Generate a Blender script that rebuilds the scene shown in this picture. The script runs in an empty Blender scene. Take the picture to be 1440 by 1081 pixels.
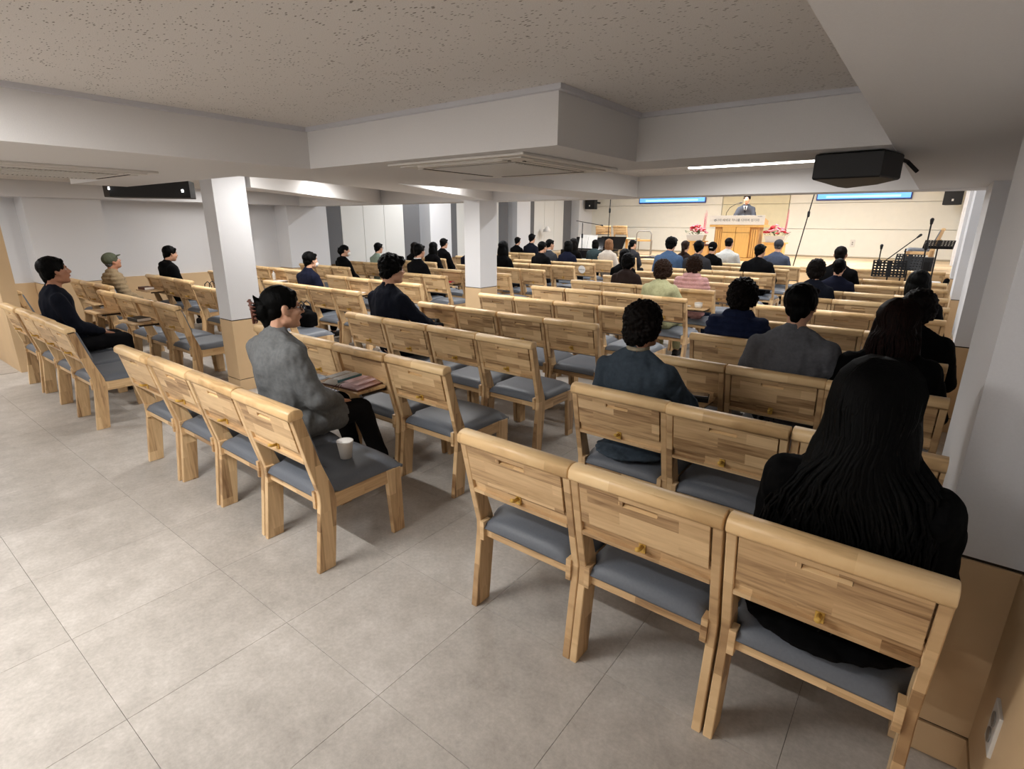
import bpy, bmesh, math, random
from mathutils import Vector, Matrix, noise
random.seed(7)
C = bpy.context.collection
S = bpy.context.scene
PI = math.pi
R = math.radians
# ---------------------------------------------------------------- camera
def make_camera():
    p, y, r = R(16.68), R(37.43), R(0.33)
    fw = Vector((-math.sin(y)*math.cos(p), math.cos(y)*math.cos(p), -math.sin(p)))
    rt = Vector((math.cos(y), math.sin(y), 0)); up = rt.cross(fw)
    rt2 = rt*math.cos(r)+up*math.sin(r); up2 = -rt*math.sin(r)+up*math.cos(r)
    cd = bpy.data.cameras.new('camera'); co = bpy.data.objects.new('camera', cd); C.objects.link(co)
    cd.sensor_width = 36; cd.lens = 753.7/1440*36; cd.clip_start = .02
    m = Matrix((( rt2.x, up2.x, -fw.x, 0), (rt2.y, up2.y, -fw.y, 0), (rt2.z, up2.z, -fw.z, 1.64), (0,0,0,1)))
    co.matrix_world = m; S.camera = co
make_camera()
# ---------------------------------------------------------------- world, exposure
w = bpy.data.worlds.new('world'); S.world = w; w.use_nodes = True
w.node_tree.nodes['Background'].inputs[0].default_value = (.75, .75, .78, 1)
w.node_tree.nodes['Background'].inputs[1].default_value = .3
S.view_settings.view_transform = 'Standard'; S.view_settings.look = 'None'
S.view_settings.gamma = 1; S.view_settings.use_curve_mapping = False
S.view_settings.exposure = 0.5
ZB, ZC, ZH = 1.96, 2.19, 3.05           # beam soffit, ceiling, front ceiling
# lamps: (x, y, ceiling z, length, along x?, watts)
LAMPS = [(-1.45,5.55,ZC,1.25,1,20), (-2.5,-.15,ZC,1.1,1,42), (-2.5,-2.2,ZC,1.1,1,28), (-4.7,-2.6,ZC,1.25,1,24), (-7.0,-.6,ZC,1.25,1,32), (-4.75,2.95,ZC,.7,0,11),  # last lamp on this line: unseen, added to brighten the near column's right face
         (-7.4,2.9,ZC,1.25,1,26), (-9.2,4.6,ZC,1.25,1,20), (-4.08,4.5,ZC,.7,0,20), (-5.85,4.5,ZC,.9,0,26), (-9.2,.4,ZC,1.25,1,22),
         (-1.6,8.6,ZH,1.25,1,40), (-4.4,8.6,ZH,1.25,1,40), (-7.2,8.6,ZH,1.25,1,40), (-9.5,9.6,ZH,1.25,0,30),
         (-1.6,12,ZH,1.25,1,40), (-4.4,12,ZH,1.25,1,40), (-7.2,12,ZH,1.25,1,40),
         (-1.6,15.4,ZH,1.25,1,62), (-4.4,15.4,ZH,1.25,1,62), (-7.2,15.4,ZH,1.25,1,62)]
# ---------------------------------------------------------------- materials
def srgb(c):
    return tuple(((v/255)/12.92 if v/255 <= .04045 else ((v/255+.055)/1.055)**2.4) for v in c)+(1,)
def newmat(name):
    m = bpy.data.materials.new(name); m.use_nodes = True
    nt = m.node_tree; b = nt.nodes['Principled BSDF']; return m, nt, b
def N(nt, t, **k):
    n = nt.nodes.new(t)
    for a, v in k.items():
        if a[0] == 'i' and a[1:].isdigit(): n.inputs[int(a[1:])].default_value = v
        elif hasattr(n, a): setattr(n, a, v)
        else: n.inputs[a.replace('_', ' ')].default_value = v
    return n
def ramp(nt, fac, stops):
    n = nt.nodes.new('ShaderNodeValToRGB'); e = n.color_ramp.elements
    while len(e) < len(stops): e.new(.5)
    for i, (p, c) in enumerate(stops): e[i].position = p; e[i].color = c
    nt.links.new(fac, n.inputs[0]); return n.outputs[0]
def bump(nt, b, h, strength=.2, dist=.002):
    n = N(nt, 'ShaderNodeBump', Strength=strength, Distance=dist)
    nt.links.new(h, n.inputs['Height']); nt.links.new(n.outputs[0], b.inputs['Normal'])
def plain(name, c, rough=.6, metal=0, var=.08, scale=30, bmp=0, emit=0, spec=.5, sheen=0, stretch=None):
    m, nt, b = newmat(name); col = srgb(c)
    tc = N(nt, 'ShaderNodeTexCoord'); no = N(nt, 'ShaderNodeTexNoise', Scale=scale, Detail=4.0)
    if stretch:
        mp = N(nt, 'ShaderNodeMapping'); mp.inputs['Scale'].default_value = stretch
        nt.links.new(tc.outputs['Object'], mp.inputs[0]); nt.links.new(mp.outputs[0], no.inputs[0])
    else: nt.links.new(tc.outputs['Object'], no.inputs[0])
    lo = tuple(v*(1-var) for v in col[:3])+(1,); hi = tuple(min(1, v*(1+var)) for v in col[:3])+(1,)
    nt.links.new(ramp(nt, no.outputs[0], [(.3, lo), (.7, hi)]), b.inputs['Base Color'])
    b.inputs['Roughness'].default_value = rough; b.inputs['Metallic'].default_value = metal
    b.inputs['Specular IOR Level'].default_value = spec
    if sheen: b.inputs['Sheen Weight'].default_value = sheen
    if bmp: bump(nt, b, no.outputs[0], bmp, .003)
    if emit:
        b.inputs['Emission Color'].default_value = col; b.inputs['Emission Strength'].default_value = emit
    return m
def wood(name, axes, c1, c2, rough=.42, row=.05, ln=.32):
    """finger-jointed staves: axes = (along, across) object axes"""
    m, nt, b = newmat(name)
    tc = N(nt, 'ShaderNodeTexCoord'); sp = N(nt, 'ShaderNodeSeparateXYZ'); nt.links.new(tc.outputs['Object'], sp.inputs[0])
    oi = N(nt, 'ShaderNodeObjectInfo'); cb = N(nt, 'ShaderNodeCombineXYZ')
    def off(s, k):
        a = N(nt, 'ShaderNodeMath', operation='MULTIPLY_ADD'); nt.links.new(oi.outputs['Random'], a.inputs[0]); a.inputs[1].default_value = k; nt.links.new(s, a.inputs[2]); return a.outputs[0]
    nt.links.new(off(sp.outputs[axes[0]], 7.3), cb.inputs[0])
    ac = sp.outputs[axes[1][0]]
    for x in axes[1][1:]:
        a = N(nt, 'ShaderNodeMath', operation='ADD'); nt.links.new(ac, a.inputs[0]); nt.links.new(sp.outputs[x], a.inputs[1]); ac = a.outputs[0]
    nt.links.new(off(ac, 3.1), cb.inputs[1])
    br = N(nt, 'ShaderNodeTexBrick', Scale=1.0, offset=.37); br.inputs['Mortar Size'].default_value = 0
    br.inputs['Brick Width'].default_value = ln; br.inputs['Row Height'].default_value = row
    br.inputs['Color1'].default_value = (0,0,0,1); br.inputs['Color2'].default_value = (1,1,1,1); br.inputs['Mortar'].default_value = (.5,.5,.5,1)
    nt.links.new(cb.outputs[0], br.inputs[0])
    mp = N(nt, 'ShaderNodeMapping'); mp.inputs['Scale'].default_value = (5, 60, 1); nt.links.new(cb.outputs[0], mp.inputs[0])
    mx = N(nt, 'ShaderNodeVectorMath', operation='ADD'); nt.links.new(mp.outputs[0], mx.inputs[0])
    sc = N(nt, 'ShaderNodeVectorMath', operation='SCALE'); sc.inputs['Scale'].default_value = 9; nt.links.new(br.outputs[0], sc.inputs[0]); nt.links.new(sc.outputs[0], mx.inputs[1])
    no = N(nt, 'ShaderNodeTexNoise', Scale=1.0, Detail=5.0, Distortion=.6); nt.links.new(mx.outputs[0], no.inputs[0])
    ma = N(nt, 'ShaderNodeMath', operation='MULTIPLY_ADD'); nt.links.new(br.outputs[0], ma.inputs[0]); ma.inputs[1].default_value = .42
    mb = N(nt, 'ShaderNodeMath', operation='MULTIPLY'); nt.links.new(no.outputs[0], mb.inputs[0]); mb.inputs[1].default_value = .62; nt.links.new(mb.outputs[0], ma.inputs[2])
    nt.links.new(ramp(nt, ma.outputs[0], [(.22, srgb(tuple(v*.86 for v in c1))), (.45, srgb(tuple((u*.4+v*.6) for u, v in zip(c1, c2)))), (.78, srgb(c2))]), b.inputs['Base Color'])
    b.inputs['Roughness'].default_value = rough
    bump(nt, b, no.outputs[0], .06, .001)
    return m
M = {}
WC = (152,113,74), (228,196,150)
M['wood_x'] = wood('rubberwood_boards', (0, (2,)), *WC)
M['wood_r'] = wood('rubberwood_rail', (0, (1,)), (205,162,108), (240,208,158), row=.09, ln=.4)
M['wood_z'] = wood('rubberwood_posts', (2, (1,)), *WC, row=.06, ln=.25)
M['wood_y'] = wood('rubberwood_apron', (1, (2,)), *WC, row=.07, ln=.3)
M['wood_t'] = wood('rubberwood_tray', (0, (1,)), *WC, row=.05, ln=.3)
M['ply'] = plain('pale_plywood', (214,184,144), .55, var=.05, scale=3)
M['stagewood'] = wood('stage_boards', (0, (1, 2)), (214,178,130), (238,212,172), row=.12, ln=1.4)
M['pulpit'] = plain('honey_oak', (228,180,104), .45, var=.06, scale=6, stretch=(6,6,1))
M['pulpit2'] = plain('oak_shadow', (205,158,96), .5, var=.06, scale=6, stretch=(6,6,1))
M['vinyl'] = plain('blue_grey_vinyl', (97,102,110), .5, var=.05, scale=120, bmp=.06, spec=.4)
M['peg'] = plain('varnished_peg', (204,164,78), .3, var=.04)
M['dark'] = plain('dark_gap', (46,34,24), .8)
M['white'] = plain('white_paint', (222,222,224), .75, var=.015, scale=180, bmp=.08)
M['ceil_paint'] = plain('beam_paint', (222,220,219), .8, var=.02, scale=260, bmp=.15)
M['panelw'] = plain('white_fabric_panel', (218,217,213), .9, var=.02, scale=200, bmp=.1)
M['paneld'] = plain('charcoal_fabric_panel', (104,104,106), .95, var=.12, scale=260, bmp=.15)
M['cream'] = plain('cream_wall', (230,227,216), .7, var=.015, scale=8)
M['beige'] = plain('beige_panel', (216,207,176), .6, var=.03, scale=8)
M['trimw'] = plain('pale_trim', (205,205,210), .5, var=.01)
M['plastic'] = plain('white_plastic', (214,210,204), .4, var=.01)
M['plasticg'] = plain('grille_plastic', (140,135,128), .5, var=.02)
M['black'] = plain('black_casing', (22,22,24), .55, var=.1)
M['blackg'] = plain('black_lacquer', (12,12,14), .12, var=.05)
M['blackm'] = plain('black_metal', (26,26,28), .4, .5, var=.05)
M['chrome'] = plain('chrome', (190,190,195), .2, 1, var=.03)
M['paper'] = plain('paper', (236,232,226), .8, var=.02)
M['pink'] = plain('pink_page', (236,206,212), .8, var=.06, scale=60)
M['text'] = plain('printed_text', (90,90,92), .8, var=.05)
M['printb'] = plain('print_block', (214,216,218), .8, var=.14, scale=160)
M['teal'] = plain('teal_edge', (96,150,160), .7, var=.05)
M['leather'] = plain('brown_leather', (94,52,38), .6, var=.15)
M['skin'] = plain('skin', (206,158,130), .55, var=.06, scale=14)
M['skin2'] = plain('tanned_skin', (178,126,98), .55, var=.06, scale=14)
M['lip'] = plain('lips', (160,86,78), .5); M['eyew'] = plain('eye_white', (225,222,218), .3); M['iris'] = plain('iris', (30,20,16), .2)
M['glass'] = plain('lens', (200,205,210), .1); M['leaf'] = plain('green_leaf', (62,92,48), .6, var=.3, scale=40)
M['red'] = plain('red_petals', (190,24,44), .6, var=.3, scale=50); M['pinkf'] = plain('pink_petals', (236,150,164), .6, var=.2, scale=50)
M['lamp'] = plain('lamp_diffuser', (255,252,246), .5, emit=7.0)
M['led'] = plain('led', (255,255,255), .5, emit=3.0)
M['screen'] = plain('screen_glow', (96,160,235), .3, var=.1, scale=3, emit=.9)
M['screenframe'] = plain('screen_frame', (40,58,130), .4)
M['strip'] = plain('rubber_strip', (60,58,58), .8)
def hairmat(name, c, c2=None):
    m, nt, b = newmat(name); tc = N(nt, 'ShaderNodeTexCoord'); mp = N(nt, 'ShaderNodeMapping')
    mp.inputs['Scale'].default_value = (160, 160, 9); no = N(nt, 'ShaderNodeTexNoise', Scale=1.0, Detail=3.0, Distortion=1.2)
    nt.links.new(tc.outputs['Object'], mp.inputs[0]); nt.links.new(mp.outputs[0], no.inputs[0])
    col = srgb(c2 or c); lo = tuple(v*.45 for v in srgb(c)[:3])+(1,)
    nt.links.new(ramp(nt, no.outputs[0], [(.35, lo), (.7, col)]), b.inputs['Base Color'])
    b.inputs['Roughness'].default_value = .55; b.inputs['Specular IOR Level'].default_value = .08
    bump(nt, b, no.outputs[0], .5, .004); return m
M['h_black'] = hairmat('black_hair', (5,5,5)); M['h_dark'] = hairmat('dark_brown_hair', (20,15,13)); M['h_auburn'] = hairmat('auburn_hair', (12,8,7), (38,21,18))
M['h_brown'] = hairmat('brown_hair', (52,36,28)); M['h_light'] = hairmat('light_brown_hair', (150,108,76)); M['h_grey'] = hairmat('grey_hair', (70,68,68), (110,108,108))
def cloth(name, c, rough=.9, var=.12, scale=60, bmp=.25):
    M[name] = plain(name, c, rough, var=var, scale=scale, bmp=bmp, spec=.1)
for n_, c_ in dict(c_black=(8,8,10), c_coat=(4,4,5), c_navy=(22,25,42), c_charcoal=(52,52,56), c_sweater=(112,114,115), c_tee=(96,97,102), c_denim=(60,70,80), c_blue=(72,94,124),
                   c_puffer=(28,36,62), c_pink=(214,166,164), c_sage=(176,176,138), c_beige=(140,122,96), c_teal=(50,62,64), c_cream=(206,196,184), c_brown=(46,36,34), c_suit=(58,60,66),
                   c_slate=(72,80,98), c_light=(190,190,186), c_mint=(146,164,150), c_cap=(84,88,72), c_dknavy=(20,23,33), c_trouser=(24,24,27), c_jeans=(34,48,74), c_white=(225,225,225), c_plaid=(150,140,120)).items(): cloth(n_, c_)
def floormat():
    m, nt, b = newmat('vinyl_stone_tile')
    g = N(nt, 'ShaderNodeNewGeometry'); oi = N(nt, 'ShaderNodeObjectInfo')
    n1 = N(nt, 'ShaderNodeTexNoise', Scale=1.7, Detail=8.0, Roughness=.65); n2 = N(nt, 'ShaderNodeTexNoise', Scale=55.0, Detail=6.0, Roughness=.7); n3 = N(nt, 'ShaderNodeTexNoise', Scale=9.0, Detail=5.0, Roughness=.6)
    for n in (n1, n2, n3): nt.links.new(g.outputs['Position'], n.inputs[0])
    a = N(nt, 'ShaderNodeMath', operation='MULTIPLY_ADD'); nt.links.new(n1.outputs[0], a.inputs[0]); a.inputs[1].default_value = .45
    c = N(nt, 'ShaderNodeMath', operation='MULTIPLY_ADD'); nt.links.new(n2.outputs[0], c.inputs[0]); c.inputs[1].default_value = .35
    d = N(nt, 'ShaderNodeMath', operation='MULTIPLY'); nt.links.new(n3.outputs[0], d.inputs[0]); d.inputs[1].default_value = .3
    nt.links.new(d.outputs[0], c.inputs[2]); nt.links.new(c.outputs[0], a.inputs[2])
    e = N(nt, 'ShaderNodeMath', operation='MULTIPLY_ADD'); nt.links.new(oi.outputs['Random'], e.inputs[0]); e.inputs[1].default_value = .05; nt.links.new(a.outputs[0], e.inputs[2])
    nt.links.new(ramp(nt, e.outputs[0], [(.4, srgb((152,146,139))), (.6, srgb((182,176,169))), (.75, srgb((204,198,192)))]), b.inputs['Base Color'])
    b.inputs['Roughness'].default_value = .42; b.inputs['Specular IOR Level'].default_value = .35; bump(nt, b, n2.outputs[0], .08, .002); return m
M['floor'] = floormat(); M['joint'] = plain('tile_joint', (84,78,72), .9)
def ceilmat():
    m, nt, b = newmat('fissured_mineral_tile'); g = N(nt, 'ShaderNodeNewGeometry')
    mp = N(nt, 'ShaderNodeMapping'); mp.inputs['Rotation'].default_value = (0,0,R(28)); mp.inputs['Scale'].default_value = (40, 95, 30)
    nz = N(nt, 'ShaderNodeTexNoise', Scale=5.0, Detail=2.0); nt.links.new(g.outputs['Position'], nz.inputs[0])
    va = N(nt, 'ShaderNodeVectorMath', operation='MULTIPLY_ADD'); nt.links.new(nz.outputs['Color'], va.inputs[0]); va.inputs[1].default_value = (.05,.05,0); nt.links.new(g.outputs['Position'], va.inputs[2])
    nt.links.new(va.outputs[0], mp.inputs[0])
    vo = N(nt, 'ShaderNodeTexVoronoi', Scale=1.0, Randomness=1.0); nt.links.new(mp.outputs[0], vo.inputs[0])
    n2 = N(nt, 'ShaderNodeTexNoise', Scale=14.0, Detail=2.0); nt.links.new(g.outputs['Position'], n2.inputs[0])
    sb = N(nt, 'ShaderNodeMath', operation='MULTIPLY_ADD'); nt.links.new(n2.outputs[0], sb.inputs[0]); sb.inputs[1].default_value = .55; nt.links.new(vo.outputs['Distance'], sb.inputs[2])
    f = ramp(nt, sb.outputs[0], [(.42, (0,0,0,1)), (.48, (1,1,1,1))])
    n3 = N(nt, 'ShaderNodeTexNoise', Scale=300.0, Detail=2.0); nt.links.new(g.outputs['Position'], n3.inputs[0])
    mx = N(nt, 'ShaderNodeMix', data_type='RGBA'); nt.links.new(f, mx.inputs[0]); mx.inputs[6].default_value = srgb((140,132,125))
    nt.links.new(ramp(nt, n3.outputs[0], [(.3, srgb((212,207,202))), (.7, srgb((228,223,218)))]), mx.inputs[7])
    nt.links.new(mx.outputs[2], b.inputs['Base Color']); b.inputs['Roughness'].default_value = .95; bump(nt, b, f, .6, .004); return m
M['ceiling'] = ceilmat()
# ---------------------------------------------------------------- mesh helpers
class MB:
    def __init__(s): s.v = []; s.f = []
    def add(s, vs, fs):
        o = len(s.v); s.v += [tuple(v) for v in vs]; s.f += [tuple(i+o for i in f) for f in fs]; return s
    def box(s, x0, x1, y0, y1, z0, z1):
        return s.add([(x0,y0,z0),(x1,y0,z0),(x1,y1,z0),(x0,y1,z0),(x0,y0,z1),(x1,y0,z1),(x1,y1,z1),(x0,y1,z1)],
                     [(0,3,2,1),(4,5,6,7),(0,1,5,4),(1,2,6,5),(2,3,7,6),(3,0,4,7)])
    def bbox(s, x0, x1, y0, y1, z0, z1, r):
        """box with chamfered edges"""
        bm = bmesh.new(); bmesh.ops.create_cube(bm, size=1)
        for v in bm.verts: v.co = Vector(((x0+x1)/2+v.co.x*(x1-x0), (y0+y1)/2+v.co.y*(y1-y0), (z0+z1)/2+v.co.z*(z1-z0)))
        bmesh.ops.bevel(bm, geom=bm.edges[:], offset=r, segments=2, affect='EDGES', profile=.6)
        bm.verts.index_update(); s.add([v.co for v in bm.verts], [[v.index for v in f.verts] for f in bm.faces]); bm.free(); return s
    def prism(s, pts, a0, a1, axis='x', r=0):
        """pts in the plane across axis, extruded from a0 to a1"""
        def P(a, p): return (a, p[0], p[1]) if axis == 'x' else ((p[0], a, p[1]) if axis == 'y' else (p[0], p[1], a))
        n = len(pts); rings = [(a0, 1), (a1, 1)]
        if r:
            cx = sum(p[0] for p in pts)/n; cy = sum(p[1] for p in pts)/n
            # inset by r towards the inside along vertex normals
            ins = []
            for i in range(n):
                p0, p1, p2 = Vector(pts[i-1]), Vector(pts[i]), Vector(pts[(i+1) % n])
                e1 = (p1-p0).normalized(); e2 = (p2-p1).normalized(); n1 = Vector((-e1.y, e1.x)); n2 = Vector((-e2.y, e2.x)); b = (n1+n2)
                if b.length < 1e-6: b = n1
                b.normalize(); ins.append(p1+b*r)
            area = sum(pts[i-1][0]*pts[i][1]-pts[i][0]*pts[i-1][1] for i in range(n))
            if area < 0: ins = [Vector(p)*2-q for p, q in zip(pts, ins)]
            L = [(a0, ins), (a0+(r if a1 > a0 else -r), pts), (a1-(r if a1 > a0 else -r), pts), (a1, ins)]
        else: L = [(a0, pts), (a1, pts)]
        vs = []; fs = []
        for a, q in L: vs += [P(a, p) for p in q]
        for k in range(len(L)-1):
            for i in range(n):
                j = (i+1) % n; fs.append((k*n+i, k*n+j, (k+1)*n+j, (k+1)*n+i))
        fs.append(tuple(range(n-1, -1, -1))); fs.append(tuple((len(L)-1)*n+i for i in range(n)))
        return s.add(vs, fs)
    def tube(s, path, rad, n=8, cap=True):
        path = [Vector(p) for p in path]; k = len(path)
        rad = rad if isinstance(rad, (list, tuple)) else [rad]*k
        t0 = (path[1]-path[0]).normalized(); u = t0.orthogonal().normalized(); vs = []
        for i, p in enumerate(path):
            t = (path[min(i+1, k-1)]-path[max(i-1, 0)]).normalized(); u = (u-t*u.dot(t)).normalized(); w_ = t.cross(u)
            for j in range(n):
                a = 2*PI*j/n; vs.append(p+(u*math.cos(a)+w_*math.sin(a))*rad[i])
        fs = [(i*n+j, i*n+(j+1) % n, (i+1)*n+(j+1) % n, (i+1)*n+j) for i in range(k-1) for j in range(n)]
        if cap: fs += [tuple(range(n-1, -1, -1)), tuple((k-1)*n+j for j in range(n))]
        return s.add(vs, fs)
    def cyl(s, x, y, z0, z1, r0, r1=None, n=16): return s.tube([(x,y,z0),(x,y,z1)], [r0, r0 if r1 is None else r1], n)
    def lathe(s, prof, c=(0,0,0), n=20):
        vs = [(c[0]+r*math.cos(2*PI*j/n), c[1]+r*math.sin(2*PI*j/n), c[2]+z) for r, z in prof for j in range(n)]; k = len(prof)
        fs = [(i*n+j, i*n+(j+1) % n, (i+1)*n+(j+1) % n, (i+1)*n+j) for i in range(k-1) for j in range(n)]
        fs += [tuple(range(n-1, -1, -1)), tuple((k-1)*n+j for j in range(n))]; return s.add(vs, fs)
    def ell(s, c, r, m=None, nu=14, nv=10):
        c = Vector(c); r = (r, r, r) if isinstance(r, (int, float)) else r; vs = [Vector((0,0,r[2]))]
        for i in range(1, nv):
            t = PI*i/nv
            for j in range(nu): a = 2*PI*j/nu; vs.append(Vector((r[0]*math.sin(t)*math.cos(a), r[1]*math.sin(t)*math.sin(a), r[2]*math.cos(t))))
        vs.append(Vector((0,0,-r[2])))
        if m is not None: vs = [m @ v for v in vs]
        vs = [c+v for v in vs]; fs = [(0, 1+j, 1+(j+1) % nu) for j in range(nu)]
        for i in range(nv-2):
            for j in range(nu): a = 1+i*nu; fs.append((a+j, a+nu+j, a+nu+(j+1) % nu, a+(j+1) % nu))
        L = len(vs)-1; a = 1+(nv-2)*nu; fs += [(L, a+(j+1) % nu, a+j) for j in range(nu)]
        return s.add(vs, fs)
    def cap(s, a, b, ra, rb=None, n=10):
        """closed tapered capsule"""
        rb = ra if rb is None else rb; a = Vector(a); b = Vector(b); t = (b-a); L = t.length
        if L < 1e-6: return s.ell(a, ra)
        t = t/L; pts = []; rr = []
        for k in (-1, -.8, -.4, 0): pts.append(a+t*ra*k); rr.append(ra*math.sqrt(max(0.02, 1-k*k)))
        for k in (0, .4, .8, 1): pts.append(b+t*rb*k); rr.append(rb*math.sqrt(max(0.02, 1-k*k)))
        return s.tube(pts, rr, n)
    def chain(s, pts, rs, n=10):
        for i in range(len(pts)-1): s.cap(pts[i], pts[i+1], rs[i], rs[i+1], n)
        return s
    def xf(s, m): s.v = [tuple(m @ Vector(v)) for v in s.v]; return s
    def mesh(s, name, mat=None, smooth=False):
        me = bpy.data.meshes.new(name); me.from_pydata(s.v, [], s.f); me.update()
        bm = bmesh.new(); bm.from_mesh(me); bmesh.ops.recalc_face_normals(bm, faces=bm.faces[:]); bm.to_mesh(me); bm.free()
        if smooth: me.polygons.foreach_set('use_smooth', [True]*len(me.polygons))
        if mat: me.materials.append(M[mat])
        return me
    def build(s, name, mat, parent=None, smooth=False): return link(name, s.mesh(name, mat, smooth), parent)
def link(name, me, parent=None, mat=None):
    o = bpy.data.objects.new(name, me); C.objects.link(o)
    if parent: o.parent = parent
    return o
def tag(o, label=None, cat=None, group=None, kind=None):
    if label: o['label'] = label
    if cat: o['category'] = cat
    if group: o['group'] = group
    if kind: o['kind'] = kind
    return o
def thing(name, label, cat, loc=(0,0,0), rz=0, group=None):
    o = bpy.data.objects.new(name, None); C.objects.link(o); o.location = loc; o.rotation_euler = (0,0,rz); o.empty_display_size = .1
    return tag(o, label, cat, group)
def struct(name, mb, mat, parent=None):
    o = mb.build(name, mat, parent)
    if not parent: o['kind'] = 'structure'
    return o
def remesh(name, mb, vox, mat, smooth=2, disp=None):
    me = mb.mesh(name+'_src'); o = bpy.data.objects.new('tmp', me); C.objects.link(o)
    r = o.modifiers.new('r', 'REMESH'); r.mode = 'VOXEL'; r.voxel_size = vox
    if smooth: q = o.modifiers.new('s', 'SMOOTH'); q.iterations = smooth; q.factor = .5
    dg = bpy.context.evaluated_depsgraph_get(); nm = bpy.data.meshes.new_from_object(o.evaluated_get(dg)); nm.name = name
    bpy.data.objects.remove(o); bpy.data.meshes.remove(me)
    if disp:
        nr = [v.normal.copy() for v in nm.vertices]
        for v, n in zip(nm.vertices, nr): v.co += n*disp(v.co)
    nm.polygons.foreach_set('use_smooth', [True]*len(nm.polygons)); nm.materials.clear(); nm.materials.append(M[mat]); nm.update()
    return nm
# ---------------------------------------------------------------- room shell
XR = .354                                  # near right wall
floor = struct('floor', MB().box(-12, 1.4, -3.2, 18.7, -.12, -.006), 'joint')
TX, TY, X0, Y0 = .604, .592, -1.918, .337
def tile_mesh(): return MB().prism([(-TX/2+.0007, -TY/2+.0007), (TX/2-.0007, -TY/2+.0007), (TX/2-.0007, TY/2-.0007), (-TX/2+.0007, TY/2-.0007)], -.006, 0, 'z', r=.0003).mesh('floor_tile', 'floor')
tm = tile_mesh(); cells = [(X0+TX*(i+.5), Y0+TY*(j+.5)) for i in range(-16, 6) for j in range(-6, 31) if X0+TX*i < 1.3]
fwd = Vector((-math.sin(R(37.43)), math.cos(R(37.43))))
def seen(c):
    v = Vector(c); d = v.dot(fwd); s_ = abs(v.x*fwd.y-v.y*fwd.x); return d > .2 and s_ < d*1.05+.6
cells.sort(key=lambda c: (0 if seen(c) else 1, Vector(c).length))
for c in cells[:290]:
    o = link('floor_tile', tm, floor); o.location = (c[0], c[1], 0)
rest = MB()
for c in cells[290:]: rest.box(c[0]-TX/2+.001, c[0]+TX/2-.001, c[1]-TY/2+.001, c[1]+TY/2-.001, -.006, 0)
tag(rest.build('far_floor_tiles', 'floor', floor), kind='stuff')
struct('ceiling', MB().box(-12, 1.4, -3.2, 6.5, ZC, ZC+.1), 'ceiling')
struct('ceiling_front', MB().box(-12, 1.4, 6.8, 18.7, ZH, ZH+.1), 'white')
struct('wall_back', MB().box(-12, 1.4, -3.2, -3.0, 0, ZC), 'white')
# beams
def beam(name, *b): return struct(name, MB().box(*b), 'ceil_paint')
beam('ceiling_beam', -4.1, -3.17, -3, 3.24, ZB, ZC)
beam('ceiling_beam', -3.17, -1.35, 2.07, 3.24, ZB, ZC+.01)
beam('ceiling_beam', -1.35, -.22, 2.84, 3.24, ZB, ZC+.01)
beam('ceiling_beam', -.22, XR+.8, -3, 6.4, ZB+.003, ZC+.01)
beam('ceiling_beam', -3.72, -3.0, 3.24, 6.4, ZB+.002, ZC+.01)
beam('ceiling_beam', -12, 1.4, 6.4, 6.82, ZB, ZH)
beam('ceiling_beam', -5.2, -4.1, -3, 1.68, ZB, ZC+.01)
beam('ceiling_beam', -6.3, -4.1, 1.66, 2.1, ZB+.002, ZC+.01)
def slant(name, pts):
    return struct(name, MB().prism(pts, ZB+.001, ZC+.01, 'z'), 'ceil_paint')
slant('ceiling_beam', [(-3.72, 2.9), (-3.72, 3.24), (-5.3, 6.45), (-5.62, 6.45), (-4.0, 2.35)])
slant('ceiling_beam', [(-5.3, 2.8), (-7.8, 6.42), (-8.15, 6.42), (-5.65, 2.8)])
# mouldings where the ceiling meets the beams
def strip(name, *b): return struct(name, MB().box(*b), 'trimw')
strip('trim_1', -3.17, -3.145, -3, 2.045, ZC-.022, ZC); strip('trim_2', -3.17, -1.325, 2.045, 2.07, ZC-.022, ZC)
strip('trim_3', -1.35, -1.325, 2.07, 2.84, ZC-.022, ZC); strip('trim_4', -1.325, -.22, 2.815, 2.84, ZC-.022, ZC)
# left wall: recessed white wall, pilasters every 3.7 m, fabric panels between, plywood below
wl = struct('wall_left', MB().box(-11.2, -10.85, -3, 18.7, 0, ZH), 'white')
struct('trim_5', MB().box(-10.86, -10.3, -3, 6.8, ZB+.01, ZC+.01), 'white')
for y0, y1 in ((2.13, 3.07), (6.16, 7.07), (10.1, 10.87), (13.8, 14.5), (17.5, 18.5)):
    MB().box(-10.86, -10.4, y0, y1, .75, ZH).build('pilaster', 'white', wl)
    MB().bbox(-10.86, -10.385, y0, y1, .12, .742, .003).build('wainscot_panel', 'ply', wl)
for y0, y1 in ((-3, 2.13), (3.07, 6.16), (7.07, 10.1), (10.87, 13.8), (14.5, 17.5)):
    n = max(2, round((y1-y0)/1.2))
    for k in range(n): MB().bbox(-10.86, -10.78, y0+(y1-y0)*k/n+.003, y0+(y1-y0)*(k+1)/n-.003, .12, .742, .003).build('wainscot_panel', 'ply', wl)
MB().box(-10.86, -10.77, -3, 18.5, 0, .112).build('baseboard_left', 'ply', wl)
for y0, y1, c, n in ((7.07,7.5,'paneld',1), (7.5,9.3,'panelw',3), (9.3,9.84,'paneld',1), (10.87,11.2,'paneld',1), (11.2,13.02,'panelw',3), (13.02,13.49,'paneld',1), (14.5,14.85,'paneld',1), (14.85,16.62,'panelw',3), (16.62,17.14,'paneld',1)):
    for k in range(n):
        a = y0+(y1-y0)*k/n; b = y0+(y1-y0)*(k+1)/n
        o = MB().bbox(-10.86, -10.5, a+.004, b-.004, .76, ZH-.02, .006).build('fabric_panel', c, wl)
        if c == 'paneld': o['label'] = 'dark grey fabric panel'
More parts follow.
